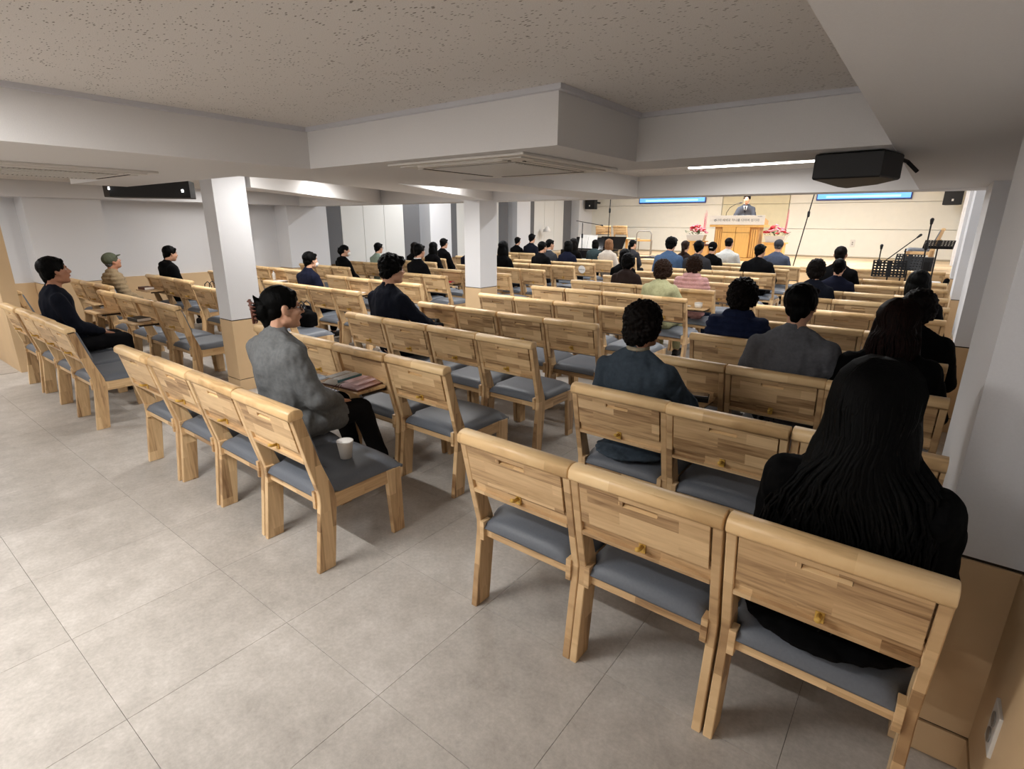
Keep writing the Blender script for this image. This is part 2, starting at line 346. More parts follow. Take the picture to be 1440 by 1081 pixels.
# front wall
wf = struct('wall_front', MB().box(-12, 1.4, 18.5, 18.8, 0, ZH), 'cream')
for x0, x1, m_ in ((-10.84,-5.68,'cream'), (-5.66,-3.72,'beige'), (-3.7,.6,'cream')):
    for z0, z1 in ((.79,1.54), (1.55,2.26), (2.27,3.0)):
        MB().bbox(x0+.006, x1-.006, 18.44, 18.5, z0, z1, .004).build('wall_panel', m_, wf)
# right wall with columns standing proud of it
wr = struct('wall_right', MB().box(.62, .9, -3, 18.7, 0, ZH), 'white')
def pier(name, x0, x1, y0, y1, top, zw=.723):
    o = struct(name, MB().box(x0, x1, y0, y1, zw, top), 'white')
    MB().box(x0+.004, x1-.004, y0+.004, y1-.004, zw-.01, zw).build('shadow_groove', 'dark', o)
    MB().bbox(x0-.004, x1+.004, y0-.004, y1+.004, .122, zw-.01, .002).build('wainscot', 'ply', o)
    MB().box(x0+.002, x1-.002, y0+.002, y1-.002, .115, .122).build('lower_groove', 'dark', o)
    MB().bbox(x0-.008, x1+.008, y0-.008, y1+.008, 0, .115, .002).build('baseboard', 'ply', o)
    return o
pier('wall_right_near', XR, .7, -3, 1.9, ZC)
pier('column', .17, .66, 1.88, 2.68, ZC)
pier('column', .25, .66, 5.5, 6.3, ZC)
pier('column', .27, .66, 9.1, 9.9, ZH)
pier('column', .3, .66, 12.8, 13.5, ZH)
pier('column', .33, .66, 16.5, 17.2, ZH)
MB().bbox(.59, .62, -3, 18.5, .12, .71, .002).build('wainscot_panel', 'ply', wr)
pier('column', -5.56, -5.32, 2.45, 2.76, ZC); pier('column', -5.58, -5.28, 6.11, 6.5, ZC)
# plywood partition end at the far left, and the ramp with grip strips beyond it
p_ = struct('wall_partition', MB().box(-9.2, -7.94, 1.26, 1.40, 0, ZC), 'ply')
rp = struct('floor_ramp', MB().prism([(-9.9, 0), (-8.0, 0), (-8.0, .005), (-9.9, .02)], .1, 1.24, 'y'), 'floor')
for k in range(6): MB().box(-9.8, -8.05, .98-.13*k, 1.0-.13*k, .006, .022).build('grip_strip', 'strip', rp)
# stage
struct('stage', MB().box(-6.3, .62, 13.7, 18.5, .68, .75).box(-10.6, -6.3, 15.3, 18.5, .68, .75).box(-6.3, .62, 13.74, 18.5, 0, .68).box(-10.6, -6.3, 15.34, 18.5, 0, .68), 'stagewood')
struct('stage_step', MB().box(-6.0, .6, 13.35, 13.74, 0, .4), 'stagewood')
# ---------------------------------------------------------------- lamps
def lamp(x, y, z, L, ax, wt, lab):
    t = thing('linear_ceiling_light', lab, 'ceiling light', (x, y, z), 0 if ax else PI/2, 'linear ceiling lights')
    MB().bbox(-L/2, L/2, -.045, .045, -.012, 0, .003).build('housing', 'plastic', t)
    MB().bbox(-L/2+.01, L/2-.01, -.036, .036, -.022, -.008, .004).build('diffuser', 'lamp', t)
    ld = bpy.data.lights.new('tube_light', 'AREA'); ld.shape = 'RECTANGLE'; ld.size = L-.04; ld.size_y = .07; ld.energy = wt; ld.color = (1, .98, .955) if y < 7 else (.97, .985, 1)
    lo = bpy.data.objects.new('tube_light', ld); C.objects.link(lo); lo.parent = t; lo.location = (0, 0, -.026)
LL = ['long lit lamp in the ceiling bay beyond the black speaker', 'linear lamp above the open floor behind the rows', 'linear lamp near the back wall', 'linear lamp over the left rear floor', 'linear lamp over the grip-strip ramp', 'added unseen short lamp in the small bay right of the near column',
      'linear lamp in the left bay near the black speaker', 'linear lamp by the left wall pilaster', 'linear lamp between the two slanting beams', 'linear lamp before the far column', 'linear lamp in the bay by the left wall',
      'first-row front hall lamp on the right', 'first-row front hall lamp in the centre', 'first-row front hall lamp on the left', 'front hall lamp running along the left wall',
      'middle front hall lamp on the right', 'middle front hall lamp in the centre', 'middle front hall lamp on the left', 'stage lamp on the right', 'stage lamp above the pulpit', 'stage lamp above the piano side']
for l_, lab in zip(LAMPS, LL): lamp(*l_, lab)
# ---------------------------------------------------------------- chairs
W = .515
def side_prof():
    return [(-.02,0),(.022,.36),(.022,.41),(-.02,.58),(-.072,.815),(-.022,.822),(.05,.56),(.1,.42),(.11,.36),(.108,.31),(.072,0)]
CM = {}
def chair_meshes():
    h = W/2
    CM['leg_rl'] = MB().prism(side_prof(), -h, -h+.03, r=.003).mesh('leg', 'wood_z'); CM['leg_rr'] = MB().prism(side_prof(), h-.03, h, r=.003).mesh('leg', 'wood_z')
    fp = [(.42,.385),(.515,.38),(.52,0),(.445,0)]
    CM['leg_fl'] = MB().prism(fp, -h, -h+.03, r=.003).mesh('leg', 'wood_z'); CM['leg_fr'] = MB().prism(fp, h-.03, h, r=.003).mesh('leg', 'wood_z')
    for k, s in (('apron_l', -1), ('apron_r', 1)):
        x = s*(h-.015); CM[k] = MB().bbox(x-.012, x+.012, .1, .43, .312, .385, .002).mesh('side_rail', 'wood_y')
    CM['rear_rail'] = MB().bbox(-h+.03, h-.03, .03, .05, .345, .382, .002).bbox(-h+.028, -h+.05, .012, .06, .33, .42, .002).bbox(h-.05, h-.028, .012, .06, .33, .42, .002).mesh('rear_rail', 'wood_x')
    CM['front_rail'] = MB().bbox(-h+.03, h-.03, .475, .5, .31, .375, .002).mesh('front_rail', 'wood_x')
    # top rail: rounded section, full width
    pts = []
    for k in range(9):
        a = PI*k/8; pts.append((-.05+.036*math.cos(a), .836+.02*math.sin(a)))
    pts += [(-.088, .815), (-.078, .803), (-.02, .808), (-.012, .82)]
    CM['top_rail'] = MB().prism(pts, -h, h, r=.003).mesh('top_rail', 'wood_r', True)
    # panels lie along the slope from (-.02,.58) to (-.072,.815)
    def at(t, d): # t: 0 at z .575, 1 at .81 ; d: distance in front of the back face
        y = -.018-.052*t; z = .575+.235*t; return (y+d*.976, z+d*.22)
    CM['lower_panel'] = MB().prism([at(0,.012), at(.34,.012), at(.34,.03), at(0,.03)], -h+.03, h-.03, r=.002).prism([at(0,-.002), at(.07,-.002), at(.07,.012), at(0,.012)], -h+.03, h-.03, r=.002).mesh('lower_panel', 'wood_x')
    CM['inner_panel'] = MB().prism([at(.3,.022), at(1,.022), at(1,.034), at(.3,.034)], -h+.03, h-.03).mesh('inner_panel', 'wood_x')
    # fold-up tray with a slot handle: four boards round the slot, dark back
    a, b = -h+.036, h-.036
    t0, t1, s0, s1 = .27, .985, .8, .88
    def q(m, x0, x1, u0, u1, d0=-.004, d1=.012, r=.002): return m.prism([at(u0,d0), at(u1,d0), at(u1,d1), at(u0,d1)], x0, x1, r=r)
    m = MB(); q(m, a, b, t0, s0, r=0); q(m, a, b, s1, t1, r=0); q(m, a, -.06, s0, s1, r=0); q(m, .06, b, s0, s1, r=0); q(m, -.06, .06, s0, s1, .0095, .012, 0)
    CM['tray_up'] = m.mesh('folding_tray', 'wood_x')
    m = MB(); q(m, -.078, -.06, s0+.005, s1-.005, -.0046, -.003, 0); q(m, b, b+.005, t0, t1, .006, .012, 0)
    CM['tray_slot'] = MB().prism([at(s0-.003,-.0045), at(s0+.004,-.0045), at(s0+.02,.0094), at(s0-.003,.0)], -.058, .058).prism([at(s0+.01,-.0043), at(s1-.01,-.0043), at(s1-.01,.0), at(s0+.01,.0)], -.074, -.071).mesh('lit_slot_lip', 'wood_r')  # paler wood puts a highlight along the slot's lower edge
    CM['tray_down'] = MB().bbox(-.215, .215, -.26, -.03, .62, .636, .003).mesh('folding_tray', 'wood_t')
    CM['tray_arm'] = MB().bbox(-.2, -.185, -.2, .0, .6, .62, .002).bbox(.185, .2, -.2, .0, .6, .62, .002).mesh('tray_bracket', 'dark')
    CM['peg'] = MB().bbox(-.012, .012, -.02, -.014, .592, .645, .001).tube([(0,-.018,.615), (0,-.045,.617), (0,-.06,.625)], [.008,.0075,.0085], 8).mesh('bag_peg', 'peg', True)
    # back cushion
    cp = [(.035,.5),(.068,.505),(-.002,.812),(-.028,.815)]
    bm = bmesh.new(); me = MB().prism([(.004,.578),(.03,.556),(.064,.572),(.066,.59),(.004,.8),(-.008,.816),(-.03,.812)], -h+.032, h-.032, r=.01).mesh('back_cushion', 'vinyl', True); CM['back'] = me
    # seat: thick cushion, crowned, rounded overhanging edges, dips at the rear
    nx, ny = 12, 14; vs = []; fs = []
    def prof(u, v):
        x = (h-.004)*u; 
        y = .018+(.532-.018)*v
        if v < .18: x = x*((h-.034)/(h-.004))
        e = (1-abs(u)**6); ez = 1-(abs(2*v-1))**8
        z = .388+.055*(max(0, e*ez))**.45+.008*(1-u*u)-.010*math.exp(-((v-.35)/.25)**2)*(1-u*u)
        if v > .85: z -= (v-.85)*.12
        return (x, y, z)
    for j in range(ny+1):
        for i in range(nx+1):
            u = -1+2*i/nx; v = j/ny; u = math.sin(u*PI/2)*.5+u*.5; v = .5-.5*math.cos(v*PI)*.6-.2+.4*v-.0; v = min(1, max(0, v))
            vs.append(prof(u, v))
    n1 = len(vs); vs += [(x, y, .386) for x, y, z in vs]
    for j in range(ny):
        for i in range(nx):
            a_ = j*(nx+1)+i; fs += [(a_, a_+1, a_+nx+2, a_+nx+1), (n1+a_, n1+a_+nx+1, n1+a_+nx+2, n1+a_+1)]
    edge = [i for i in range(nx+1)]+[j*(nx+1)+nx for j in range(1, ny+1)]+[ny*(nx+1)+i for i in range(nx-1, -1, -1)]+[j*(nx+1) for j in range(ny-1, 0, -1)]
    for k in range(len(edge)): a_, b_ = edge[k], edge[(k+1) % len(edge)]; fs.append((b_, a_, n1+a_, n1+b_))
    CM['seat'] = MB().add(vs, fs).mesh('seat', 'vinyl', True)
chair_meshes()
def chair(x, y, rz, label, tray=False):
    t = thing('chair', label, 'chair', (x, y, 0), rz, 'wooden chairs with folding trays')
    for k in ('leg_rl', 'leg_rr', 'leg_fl', 'leg_fr'): link('leg', CM[k], t)
    link('side_rail', CM['apron_l'], t); link('side_rail', CM['apron_r'], t); link('rear_rail', CM['rear_rail'], t); link('front_rail', CM['front_rail'], t)
    link('top_rail', CM['top_rail'], t); link('lower_panel', CM['lower_panel'], t); link('inner_panel', CM['inner_panel'], t)
    if tray:
        a = link('folding_tray', CM['tray_down'], t); link('tray_bracket', CM['tray_arm'], a); a['label'] = 'writing tray folded down'
    else:
        a = link('folding_tray', CM['tray_up'], t); link('lit_slot_lip', CM['tray_slot'], a)
    link('bag_peg', CM['peg'], t); link('back_cushion', CM['back'], t); link('seat', CM['seat'], t)
    return t
ORD = ['first','second','third','fourth','fifth','sixth','seventh','eighth','ninth','tenth','eleventh','twelfth','thirteenth']
def row(block, k, x0, n, pitch, yr, trays=(), skip=()):
    for i in range(n):
        if i in skip: continue
        jx, jy = random.uniform(-.003, .003), random.uniform(-.012, .012)
        tr = i in trays
        chair(x0+pitch*(i+.5)+jx, yr+.05+jy, R(random.uniform(-.6, .6)), 'wooden chair%s, %s from the left, %s row from the back, %s block' % (' with tray down' if tr else '', ORD[i], ORD[k], block), tr)
YB = [1.19,2.12,3.0,3.89,4.86,5.93,6.92,7.93,9.04,10.1,11.22,12.2]
for k, y in enumerate(YB): row('centre', k, -4.21, 4, .531, y, {1: (2,), 3: (0,), 6: (3,)}.get(k, ()))
YR = [1.47,2.32,3.2,4.03,4.97,5.97,6.95,7.85,8.95,9.98,12.4]
for k, y in enumerate(YR): row('right', k, -1.375 if k < 6 else -1.34, 3, .52, y, {2: (0,)}.get(k, ()))
YM = [(1.17,-5.17,4,()), (2.15,-5.75,4,(0,2)), (3.08,-5.42,4,()), (4.0,-5.36,4,()), (5.07,-5.43,4,(1,)), (6.12,-5.98,3,()), (7.1,-5.47,4,(1,)), (8.1,-5.47,4,()), (9.25,-5.55,4,()), (10.2,-5.62,4,()), (11.3,-5.78,4,()), (12.6,-5.8,2,())]
for k, (y, xe, n, tr) in enumerate(YM): row('left', k, xe-.54*n, n, .54, y, tr)
YL = [(1.48,-8.4,2,()), (2.35,-8.24,3,(2,)), (3.3,-8.15,3,(0,)), (4.25,-8.15,3,()), (5.28,-8.6,3,(1,)), (6.2,-8.55,3,()), (7.3,-9.0,2,()), (8.2,-8.3,3,()), (9.2,-9.0,2,()), (10.3,-8.1,3,()), (11.45,-8.83,2,()), (12.6,-8.87,2,())]
for k, (y, xe, n, tr) in enumerate(YL): row('wall-side', k, xe-.54*n, n, .54, y, tr)
#<PEOPLE>
# ---------------------------------------------------------------- people
def head_frame(base, yaw, pitch):
    return Matrix.Translation(base) @ Matrix.Rotation(yaw, 4, 'Z') @ Matrix.Rotation(pitch, 4, 'X')
def hand(mb, wr, palm_dir, side, down=Vector((0,0,-1)), curl=.5):
    """palm plus five separate fingers, resting with the fingers slightly curled; side = -1 left, 1 right"""
    d = Vector(palm_dir).normalized(); lat = d.cross(Vector((0,0,1))).normalized()*side; wr = Vector(wr)
    if lat.length < .1: lat = Vector((side,0,0))
    pc = wr+d*.05
    for k in (-1, -.33, .33, 1): mb.cap(wr+d*.012+lat*.012*k, wr+d*.088+lat*.03*k*.95, .015, .0125, 7)
    for k, (L, o) in enumerate(((.066,-.03),(.078,-.011),(.084,.009),(.076,.028))):
        L = {0:.058, 1:.074, 2:.08, 3:.07}[k]; b = wr+d*.09+lat*o; q = d
        for s in range(3):
            q = (q+down*curl*.45).normalized(); e = b+q*L*(.45,.32,.23)[s]; mb.cap(b, e, .0092-.0008*s, .0086-.0008*s, 7); b = e
    t0 = wr+d*.025-lat*-.022*1; t0 = wr+d*.028+lat*.024
    t1 = t0+d*.03+lat*.026+down*.008; t2 = t1+d*.03+lat*.006+down*.008
    mb.cap(t0, t1, .0125, .0105, 7); mb.cap(t1, t2, .0105, .009, 7)
def rig(o):
    """joint positions in the figure's own frame (seat plan centre, facing +Y)"""
    J = {}; ln = o.get('lean', 0.0); tw = o.get('wide', 1.0)
    def T(x, y, z):     # lean the trunk forward about the hips
        v = Vector((x*tw, y, z-.52)); v.rotate(Matrix.Rotation(-ln, 3, 'X')); return v+Vector((0, .13 if not o.get('stand') else 0, .52))
    if o.get('stand'):
        def T(x, y, z):
            return Vector((x*tw, y-.02, z+.36))
    J['T'] = T
    J['neck'] = T(0, -.045, 1.06); J['headbase'] = T(0, -.02+.0, 1.10)
    for s, k in ((-1,'l'), (1,'r')):
        J['sh'+k] = T(s*.168, -.06, .955); J['hip'+k] = (Vector((s*.09, .13, .53)) if not o.get('stand') else Vector((s*.09, 0, .9)))
        if o.get('stand'):
            J['kn'+k] = Vector((s*.1, .02, .48)); J['an'+k] = Vector((s*.1, -.01, .08)); J['toe'+k] = Vector((s*.12, .17, .035))
        else:
            J['kn'+k] = Vector((s*.11, .53, .52)); rc = o.get('reach', 0)+(.05 if s > 0 else 0); J['an'+k] = Vector((s*.12, .50+rc, .09)); J['toe'+k] = Vector((s*.13, .66+rc, .035))
        arm = o.get('arm', 'lap')
        if arm == 'lap': J['el'+k] = T(s*.235, .02, .70); J['wr'+k] = Vector((s*.11, .36, .62))
        elif arm == 'fold': J['el'+k] = T(s*.24, .03, .72); J['wr'+k] = Vector((-s*.02, .28+.03*(s+1), .76))
        elif arm == 'tray' : J['el'+k] = T(s*.24, .10, .76) if s > 0 else T(s*.235, .02, .70); J['wr'+k] = Vector((.2, .42, .68)) if s > 0 else Vector((-.1, .36, .62))
        elif arm == 'podium': J['el'+k] = T(s*.25, .08, .72); J['wr'+k] = T(s*.2, .3, .72)
    return J
def body_mb(o, J):
    mb = MB(); T = J['T']; st = o.get('stand')
    mb.ell(T(0,-.04,.9), (.15,.10,.18)); mb.ell(T(0,-.01,.7), (.13,.095,.16)); mb.ell(T(0,0,.56), (.16,.115,.12))
    mb.cap(T(-.13,-.06,.965), T(.13,-.06,.965), .05); mb.cap(J['neck'], T(0,-.03,1.15), .054, .05)
    for k in 'lr':
        mb.cap(J['sh'+k], J['el'+k], .048, .038); mb.cap(J['el'+k], J['wr'+k], .038, .026)
        mb.cap(J['hip'+k], J['kn'+k], .082, .058); mb.cap(J['kn'+k], J['an'+k], .056, .038)
        mb.cap(J['an'+k]-Vector((0,.03,.03)), J['toe'+k], .035, .025)
        d = (J['wr'+k]-J['el'+k]).normalized(); d = Vector((d.x*.5, d.y, min(-.12, d.z))) if o.get('arm','lap') in ('lap','podium') else Vector((d.x, d.y, -.1))
        hand(mb, J['wr'+k], d, -1 if k == 'r' else 1, curl=o.get('curl', .55))
    H = MB()                                            # head around its own centre (ear height)
    H.ell((0,-.012,.035), (.075,.093,.088)); H.ell((0,.022,-.035), (.062,.066,.078)); H.ell((0,.045,-.085), (.036,.036,.03))
    H.cap((-.04,-.01,-.065), (-.012,.062,-.092), .022, .02); H.cap((.04,-.01,-.065), (.012,.062,-.092), .022, .02)
    H.cap((0,.082,.02), (0,.104,-.022), .009, .0125); H.ell((-.01,.092,-.026), .009); H.ell((.01,.092,-.026), .009)
    H.cap((-.035,.073,.028), (.035,.073,.028), .012); H.ell((-.036,.06,-.02), (.024,.024,.02)); H.ell((.036,.06,-.02), (.024,.024,.02))
    H.ell((0,.078,-.054), (.022,.014,.011)); H.cap((0,-.05,-.02), (0,-.045,-.12), .052, .05)
    for s in (-1, 1):
        H.ell((s*.076,-.008,.0), (.009,.02,.031), Matrix.Rotation(s*.35, 3, 'Z') @ Matrix.Rotation(.15, 3, 'X')); H.ell((s*.073,.002,-.024), (.008,.011,.012))
    H.xf(J['HF'] @ Matrix.Scale(o.get('hs', 1.0), 4)); mb.v, mb.f, n = mb.v+H.v, mb.f+[tuple(i+len(mb.v) for i in f) for f in H.f], 0
    return mb
def wrinkle(a, f=14, q=None):
    def g(c):
        v = noise.noise(Vector((c.x*f, c.y*f, c.z*f*.55)))*a+noise.noise(Vector((c.x*f*2.7, c.y*f*2.7, c.z*f*1.3)))*a*.45
        if q: v += abs(math.sin(c.z*PI/.058))**.6*q-q*.5
        return v
    return g
def coat_mb(o, J, g=.022):
    mb = MB(); T = J['T']; hem = o.get('hem', .5); p = o.get('puff', 0); g += p
    mb.ell(T(0,-.045,.905), (.155+g,.105+g,.18)); mb.ell(T(0,-.015,.72), (.135+g,.1+g,.17)); mb.ell(T(0,.0,.57), (.165+g,.118+g*.6,.11)); mb.ell(T(0,-.04,.82), (.158+g,.098+g,.2)); mb.cap(T(-.07,-.035,.7), T(-.075,-.045,.93), .085+g); mb.cap(T(.07,-.035,.7), T(.075,-.045,.93), .085+g)
    mb.cap(T(-.13,-.06,.965), T(.13,-.06,.965), .05+g*.7); mb.cap(T(-.13,-.058,.985), T(0,-.05,1.075), .03+g*.6, .042+g*.5); mb.cap(T(.13,-.058,.985), T(0,-.05,1.075), .03+g*.6, .042+g*.5)
    for k in 'lr':
        s = -1 if k == 'l' else 1
        mb.cap(J['sh'+k], J['el'+k], .045+g, .04+g*.9); mb.cap(J['el'+k], J['el'+k].lerp(J['wr'+k], .93), .042+g*.9, .032+g*.6)
        if not o.get('stand'): mb.cap(J['hip'+k], J['hip'+k].lerp(J['kn'+k], o.get('skirt', .2)), .085+g*.6, .075+g*.6)
        else: mb.cap(T(s*.07,0,.62), T(s*.08,0,.40), .11, .115)
    if o.get('pads'):
        for s in (-1, 1): mb.ell(T(s*.195,-.06,.95), (.07,.085,.075)); mb.cap(T(s*.2,-.06,.95), T(s*.23,.01,.78), .072, .06)
    if o.get('drape'):
        d_ = o['drape']; mb.ell((-.03,.07,.475), (.24*d_,.17,.03)); mb.ell((.06,.1,.48), (.2*d_,.16,.035)); mb.cap((-.2*d_,.0,.475), (-.1,.02,.48), .022); mb.cap((.0,-.02,.478), (.16*d_,.0,.474), .026)
    if o.get('collar'):
        for a in range(12):
            t = 2*PI*a/12; mb.cap(J['neck']+Vector((math.cos(t)*.058, math.sin(t)*.058-.0, .0)), J['neck']+Vector((math.cos(t)*.052, math.sin(t)*.052, .035)), .014)
    if o.get('hood'):
        mb.ell(T(0,-.12,1.03), (.115,.06,.055)); mb.cap(T(-.085,-.06,1.05), T(.085,-.06,1.05), .04)
    return mb
HAIRS = ('short','crop','bob','curly','perm','long','pony','bun','cap','none')
def hair_mb(kind):
    m = MB()
    if kind in ('short', 'side'):
        m.ell((0,-.022,.048), (.086,.102,.09)); m.ell((0,-.06,-.012), (.07,.053,.062)); m.cap((-.045,.05,.084), (.05,.052,.08), .022); m.cap((0,-.07,-.04), (0,-.075,-.06), .045, .035)
        for s in (-1, 1): m.ell((s*.07,-.022,.03), (.02,.05,.05))
    elif kind == 'crop':
        m.ell((0,-.018,.044), (.081,.096,.086)); m.ell((0,-.058,-.01), (.066,.05,.06))
    elif kind == 'thick':
        m.ell((0,-.02,.055), (.097,.112,.098)); m.ell((0,-.065,-.012), (.079,.055,.068)); m.cap((-.05,.055,.088), (.055,.058,.084), .036)
        for s in (-1, 1): m.ell((s*.075,-.015,.035), (.026,.06,.055))
    elif kind == 'curly':
        m.ell((0,-.022,.05), (.104,.116,.106)); m.ell((0,-.065,-.028), (.09,.065,.08))
        for s in (-1, 1): m.ell((s*.078,-.025,.01), (.032,.062,.075))
    elif kind == 'perm':
        m.ell((0,-.025,.045), (.112,.122,.11)); m.ell((0,-.065,-.035), (.096,.068,.085))
        for s in (-1, 1): m.ell((s*.085,-.02,.0), (.034,.066,.08))
    elif kind == 'bob':
        m.ell((0,-.02,.046), (.09,.106,.094)); m.ell((0,-.06,-.045), (.09,.062,.11)); m.cap((-.04,.052,.088), (.04,.052,.088), .024)
        for s in (-1, 1): m.ell((s*.078,-.012,-.03), (.024,.058,.1))
    elif kind == 'mid':
        m.ell((0,-.022,.046), (.092,.108,.094)); m.ell((0,-.065,-.09), (.105,.062,.16))
        for s in (-1, 1): m.cap((s*.078,-.01,.02), (s*.1,-.02,-.18), .03, .034)
    elif kind == 'long':
        m.ell((0,-.022,.046), (.094,.11,.096)); m.cap((0,-.07,-.02), (0,-.12,-.46), .08, .07); m.chain([(-.06,-.05,-.02), (-.085,-.085,-.16), (-.14,-.105,-.42)], [.05,.05,.055]); m.chain([(.06,-.05,-.02), (.085,-.085,-.16), (.14,-.105,-.42)], [.05,.05,.055])
        for s in (-1, 1): m.cap((s*.076,-.01,.02), (s*.1,-.05,-.2), .03, .035)
    elif kind in ('pony', 'bun'):
        m.ell((0,-.02,.046), (.084,.102,.09)); m.ell((0,-.058,-.01), (.07,.055,.062)); m.cap((-.045,.05,.084), (.045,.05,.084), .022)
        if kind == 'pony': m.chain([(0,-.10,.0), (0,-.135,-.04), (0,-.125,-.14), (0,-.11,-.25)], [.03,.033,.036,.014])
        else: m.ell((0,-.115,.0), (.058,.045,.062)); m.chain([(0,-.085,-.05), (.01,-.085,-.09)], [.045,.03]); m.cap((0,-.13,.05), (.02,-.15,.085), .02, .006)
    elif kind == 'bald':
        m.ell((0,-.045,-.002), (.078,.068,.05)); 
        for s in (-1, 1): m.ell((s*.066,-.022,.012), (.018,.045,.03))
    return m
NP = [0]
def person(label, x, y, ztop, o):
    """o: hair, hc (hair colour), top, skin, yaw, hy (head yaw), hp (head pitch), arm, ..."""
    near = o.get('near', 0); NP[0] += 1
    J = rig(o); hy = o.get('hy', 0); hp = o.get('hp', 0)
    HF = head_frame(J['headbase']+Vector((0, .012, .02)), hy, hp) @ Matrix.Translation((0, .02, .075)); J['HF'] = HF
    top0 = (HF @ Vector((0, 0, .135))).z
    base = 0 if o.get('stand') else .45
    sc = (ztop-base-o.get('floor', 0))/(top0-base); sc = max(.9, min(1.1, sc))
    vb = .0075 if near > 1 else (.010 if near else .014)
    root = link('person', remesh('person_body', body_mb(o, J), vb, o.get('skin', 'skin'), 2))
    tag(root, label, 'person', o.get('group'))
    root.location = (x, y, base+o.get('floor', 0)-base*sc); root.scale = (sc, sc, sc); root.rotation_euler = (0, 0, o.get('yaw', 0))
    hs = o.get('hs', 1.0)
    # clothing
    wr = wrinkle(.012 if near else .008, 13, .022 if o.get('quilt') else None)
    link(o.get('cname', 'coat'), remesh('clothing', coat_mb(o, J), .010 if near > 1 else (.013 if near else .02), o['top'], 12 if near else 5, wr), root)
    if o.get('inner'):
        m = MB()
        for a in range(14):
            t = 2*PI*a/14; t2 = 2*PI*(a+1)/14
            m.cap(J['neck']+Vector((math.cos(t)*.054, math.sin(t)*.054, .028)), J['neck']+Vector((math.cos(t2)*.054, math.sin(t2)*.054, .028)), .013, n=6)
        link('shirt_collar', remesh('shirt_collar', m, .008 if near else .012, o['inner'], 1), root)
    tr = MB()
    for k in 'lr':
        tr.cap(J['hip'+k], J['kn'+k], .095, .07); tr.cap(J['kn'+k], J['kn'+k].lerp(J['an'+k], .9), .068, .056)
    tr.ell(J['T'](0, .0, .56) if not o.get('stand') else Vector((0,0,.92)), (.172,.125,.1))
    link('trousers', remesh('trousers', tr, .015 if near else .022, o.get('bottom', 'c_trouser'), 2, wrinkle(.006)), root)
    for k in 'lr':
        s = MB().cap(J['an'+k]-Vector((0,.035,.035)), J['toe'+k]+Vector((0,.02,.01)), .045, .036, 10).bbox(J['an'+k].x-.04, J['an'+k].x+.042, J['an'+k].y-.08, J['toe'+k].y+.05, 0, .022, .008)
        link('shoe', remesh('shoe', s, .012 if near else .018, o.get('shoes', 'black'), 1), root)
    # hair
    hk = o['hair']
    if hk != 'none':
        am = {'curly': .011, 'perm': .014, 'thick': .010, 'bun': .003}.get(hk, .0055); fr = {'curly': 58, 'perm': 60, 'thick': 44}.get(hk, 55)
        if hk in ('long', 'mid', 'bob', 'short', 'pony', 'bun', 'crop', 'bald', 'side'):
            dp = lambda c: noise.noise(Vector((c.x*fr, c.y*fr, c.z*9)))*am+noise.noise(Vector((c.x*14, c.y*14, c.z*6)))*am
        else: dp = lambda c: noise.noise(c*fr)*am+noise.noise(c*fr*2.1)*am*.5
        hm = remesh('hair', hair_mb(hk), .006 if near else .0105, o.get('hc', 'h_black'), 2 if hk not in ('curly','perm') else 1, dp)
        h = link('hair', hm, root); h.matrix_local = HF @ Matrix.Scale(hs, 4)
    F = HF @ Matrix.Scale(hs, 4)
    def part(name, mb, mat, vox=0):
        q = mb.build(name, mat, root, True); q.matrix_local = F; return q
    if near or o.get('face'):
        part('eye', MB().ell((-.031,.0715,.006), (.0115,.008,.0055)), 'eyew'); part('eye', MB().ell((.031,.0715,.006), (.0115,.008,.0055)), 'eyew')
        part('iris', MB().ell((-.031,.0775,.006), (.005,.003,.005)).ell((.031,.0775,.006), (.005,.003,.005)), 'iris')
        part('eyebrow', MB().cap((-.045,.078,.027), (-.018,.0845,.029), .0035).cap((.045,.078,.027), (.018,.0845,.029), .0035), o.get('hc', 'h_black'))
        part('lips', MB().ell((0,.0885,-.05), (.02,.006,.004)).ell((0,.088,-.058), (.017,.006,.0045)), 'lip')
    if o.get('glasses'):
        g = MB()
        for s in (-1, 1):
            g.tube([(s*.031+.021*math.cos(t*PI/6), .093, .004+.018*math.sin(t*PI/6)) for t in range(13)], .0022, 5, False); g.tube([(s*.052,.09,.008), (s*.079,.0,.006)], .002, 5)
        g.tube([(-.01,.095,.008), (.01,.095,.008)], .002, 5); part('glasses', g, 'blackm')
    if o.get('mask'):
        m = MB().ell((0,.055,-.05), (.06,.058,.05)); q = part('face_mask', m, 'paper'); e = MB()
        for s in (-1, 1): e.tube([(s*.05,.07,-.03), (s*.078,.0,.01)], .002, 4)
        part('mask_loop', e, 'paper')
    if o.get('cap'):
        c = MB().ell((0,-.015,.05), (.092,.108,.094)); c2 = remesh('cap', c, .008, o['cap'], 1); 
        q = link('cap', c2, root); q.matrix_local = F
        bm = MB().prism([(-.07,.06),(-.055,.12),(-.02,.145),(.02,.145),(.055,.12),(.07,.06)], .052, .06, 'z', .002)
        qq = bm.build('cap_brim', o['cap'], q, True)
        if o.get('capband'): MB().tube([(.03*math.cos(0)-.03+ -.03+.06*i/6, -.121+.012*abs(i-3)/3, .02) for i in range(7)], .006, 6).build('cap_strap', 'paper', q)
    if o.get('claw'):
        c = MB()
        for s in (-1, 1):
            for k in range(6): c.tube([(s*.008,-.165+.004*k,.055-.022*k), (s*.03,-.172+.004*k,.05-.022*k), (s*.042,-.15,.045-.02*k)], [.006,.006,.003], 6)
        c.tube([(0,-.168,.065), (0,-.16,-.07)], .008, 6); part('claw_clip', c, 'leather')
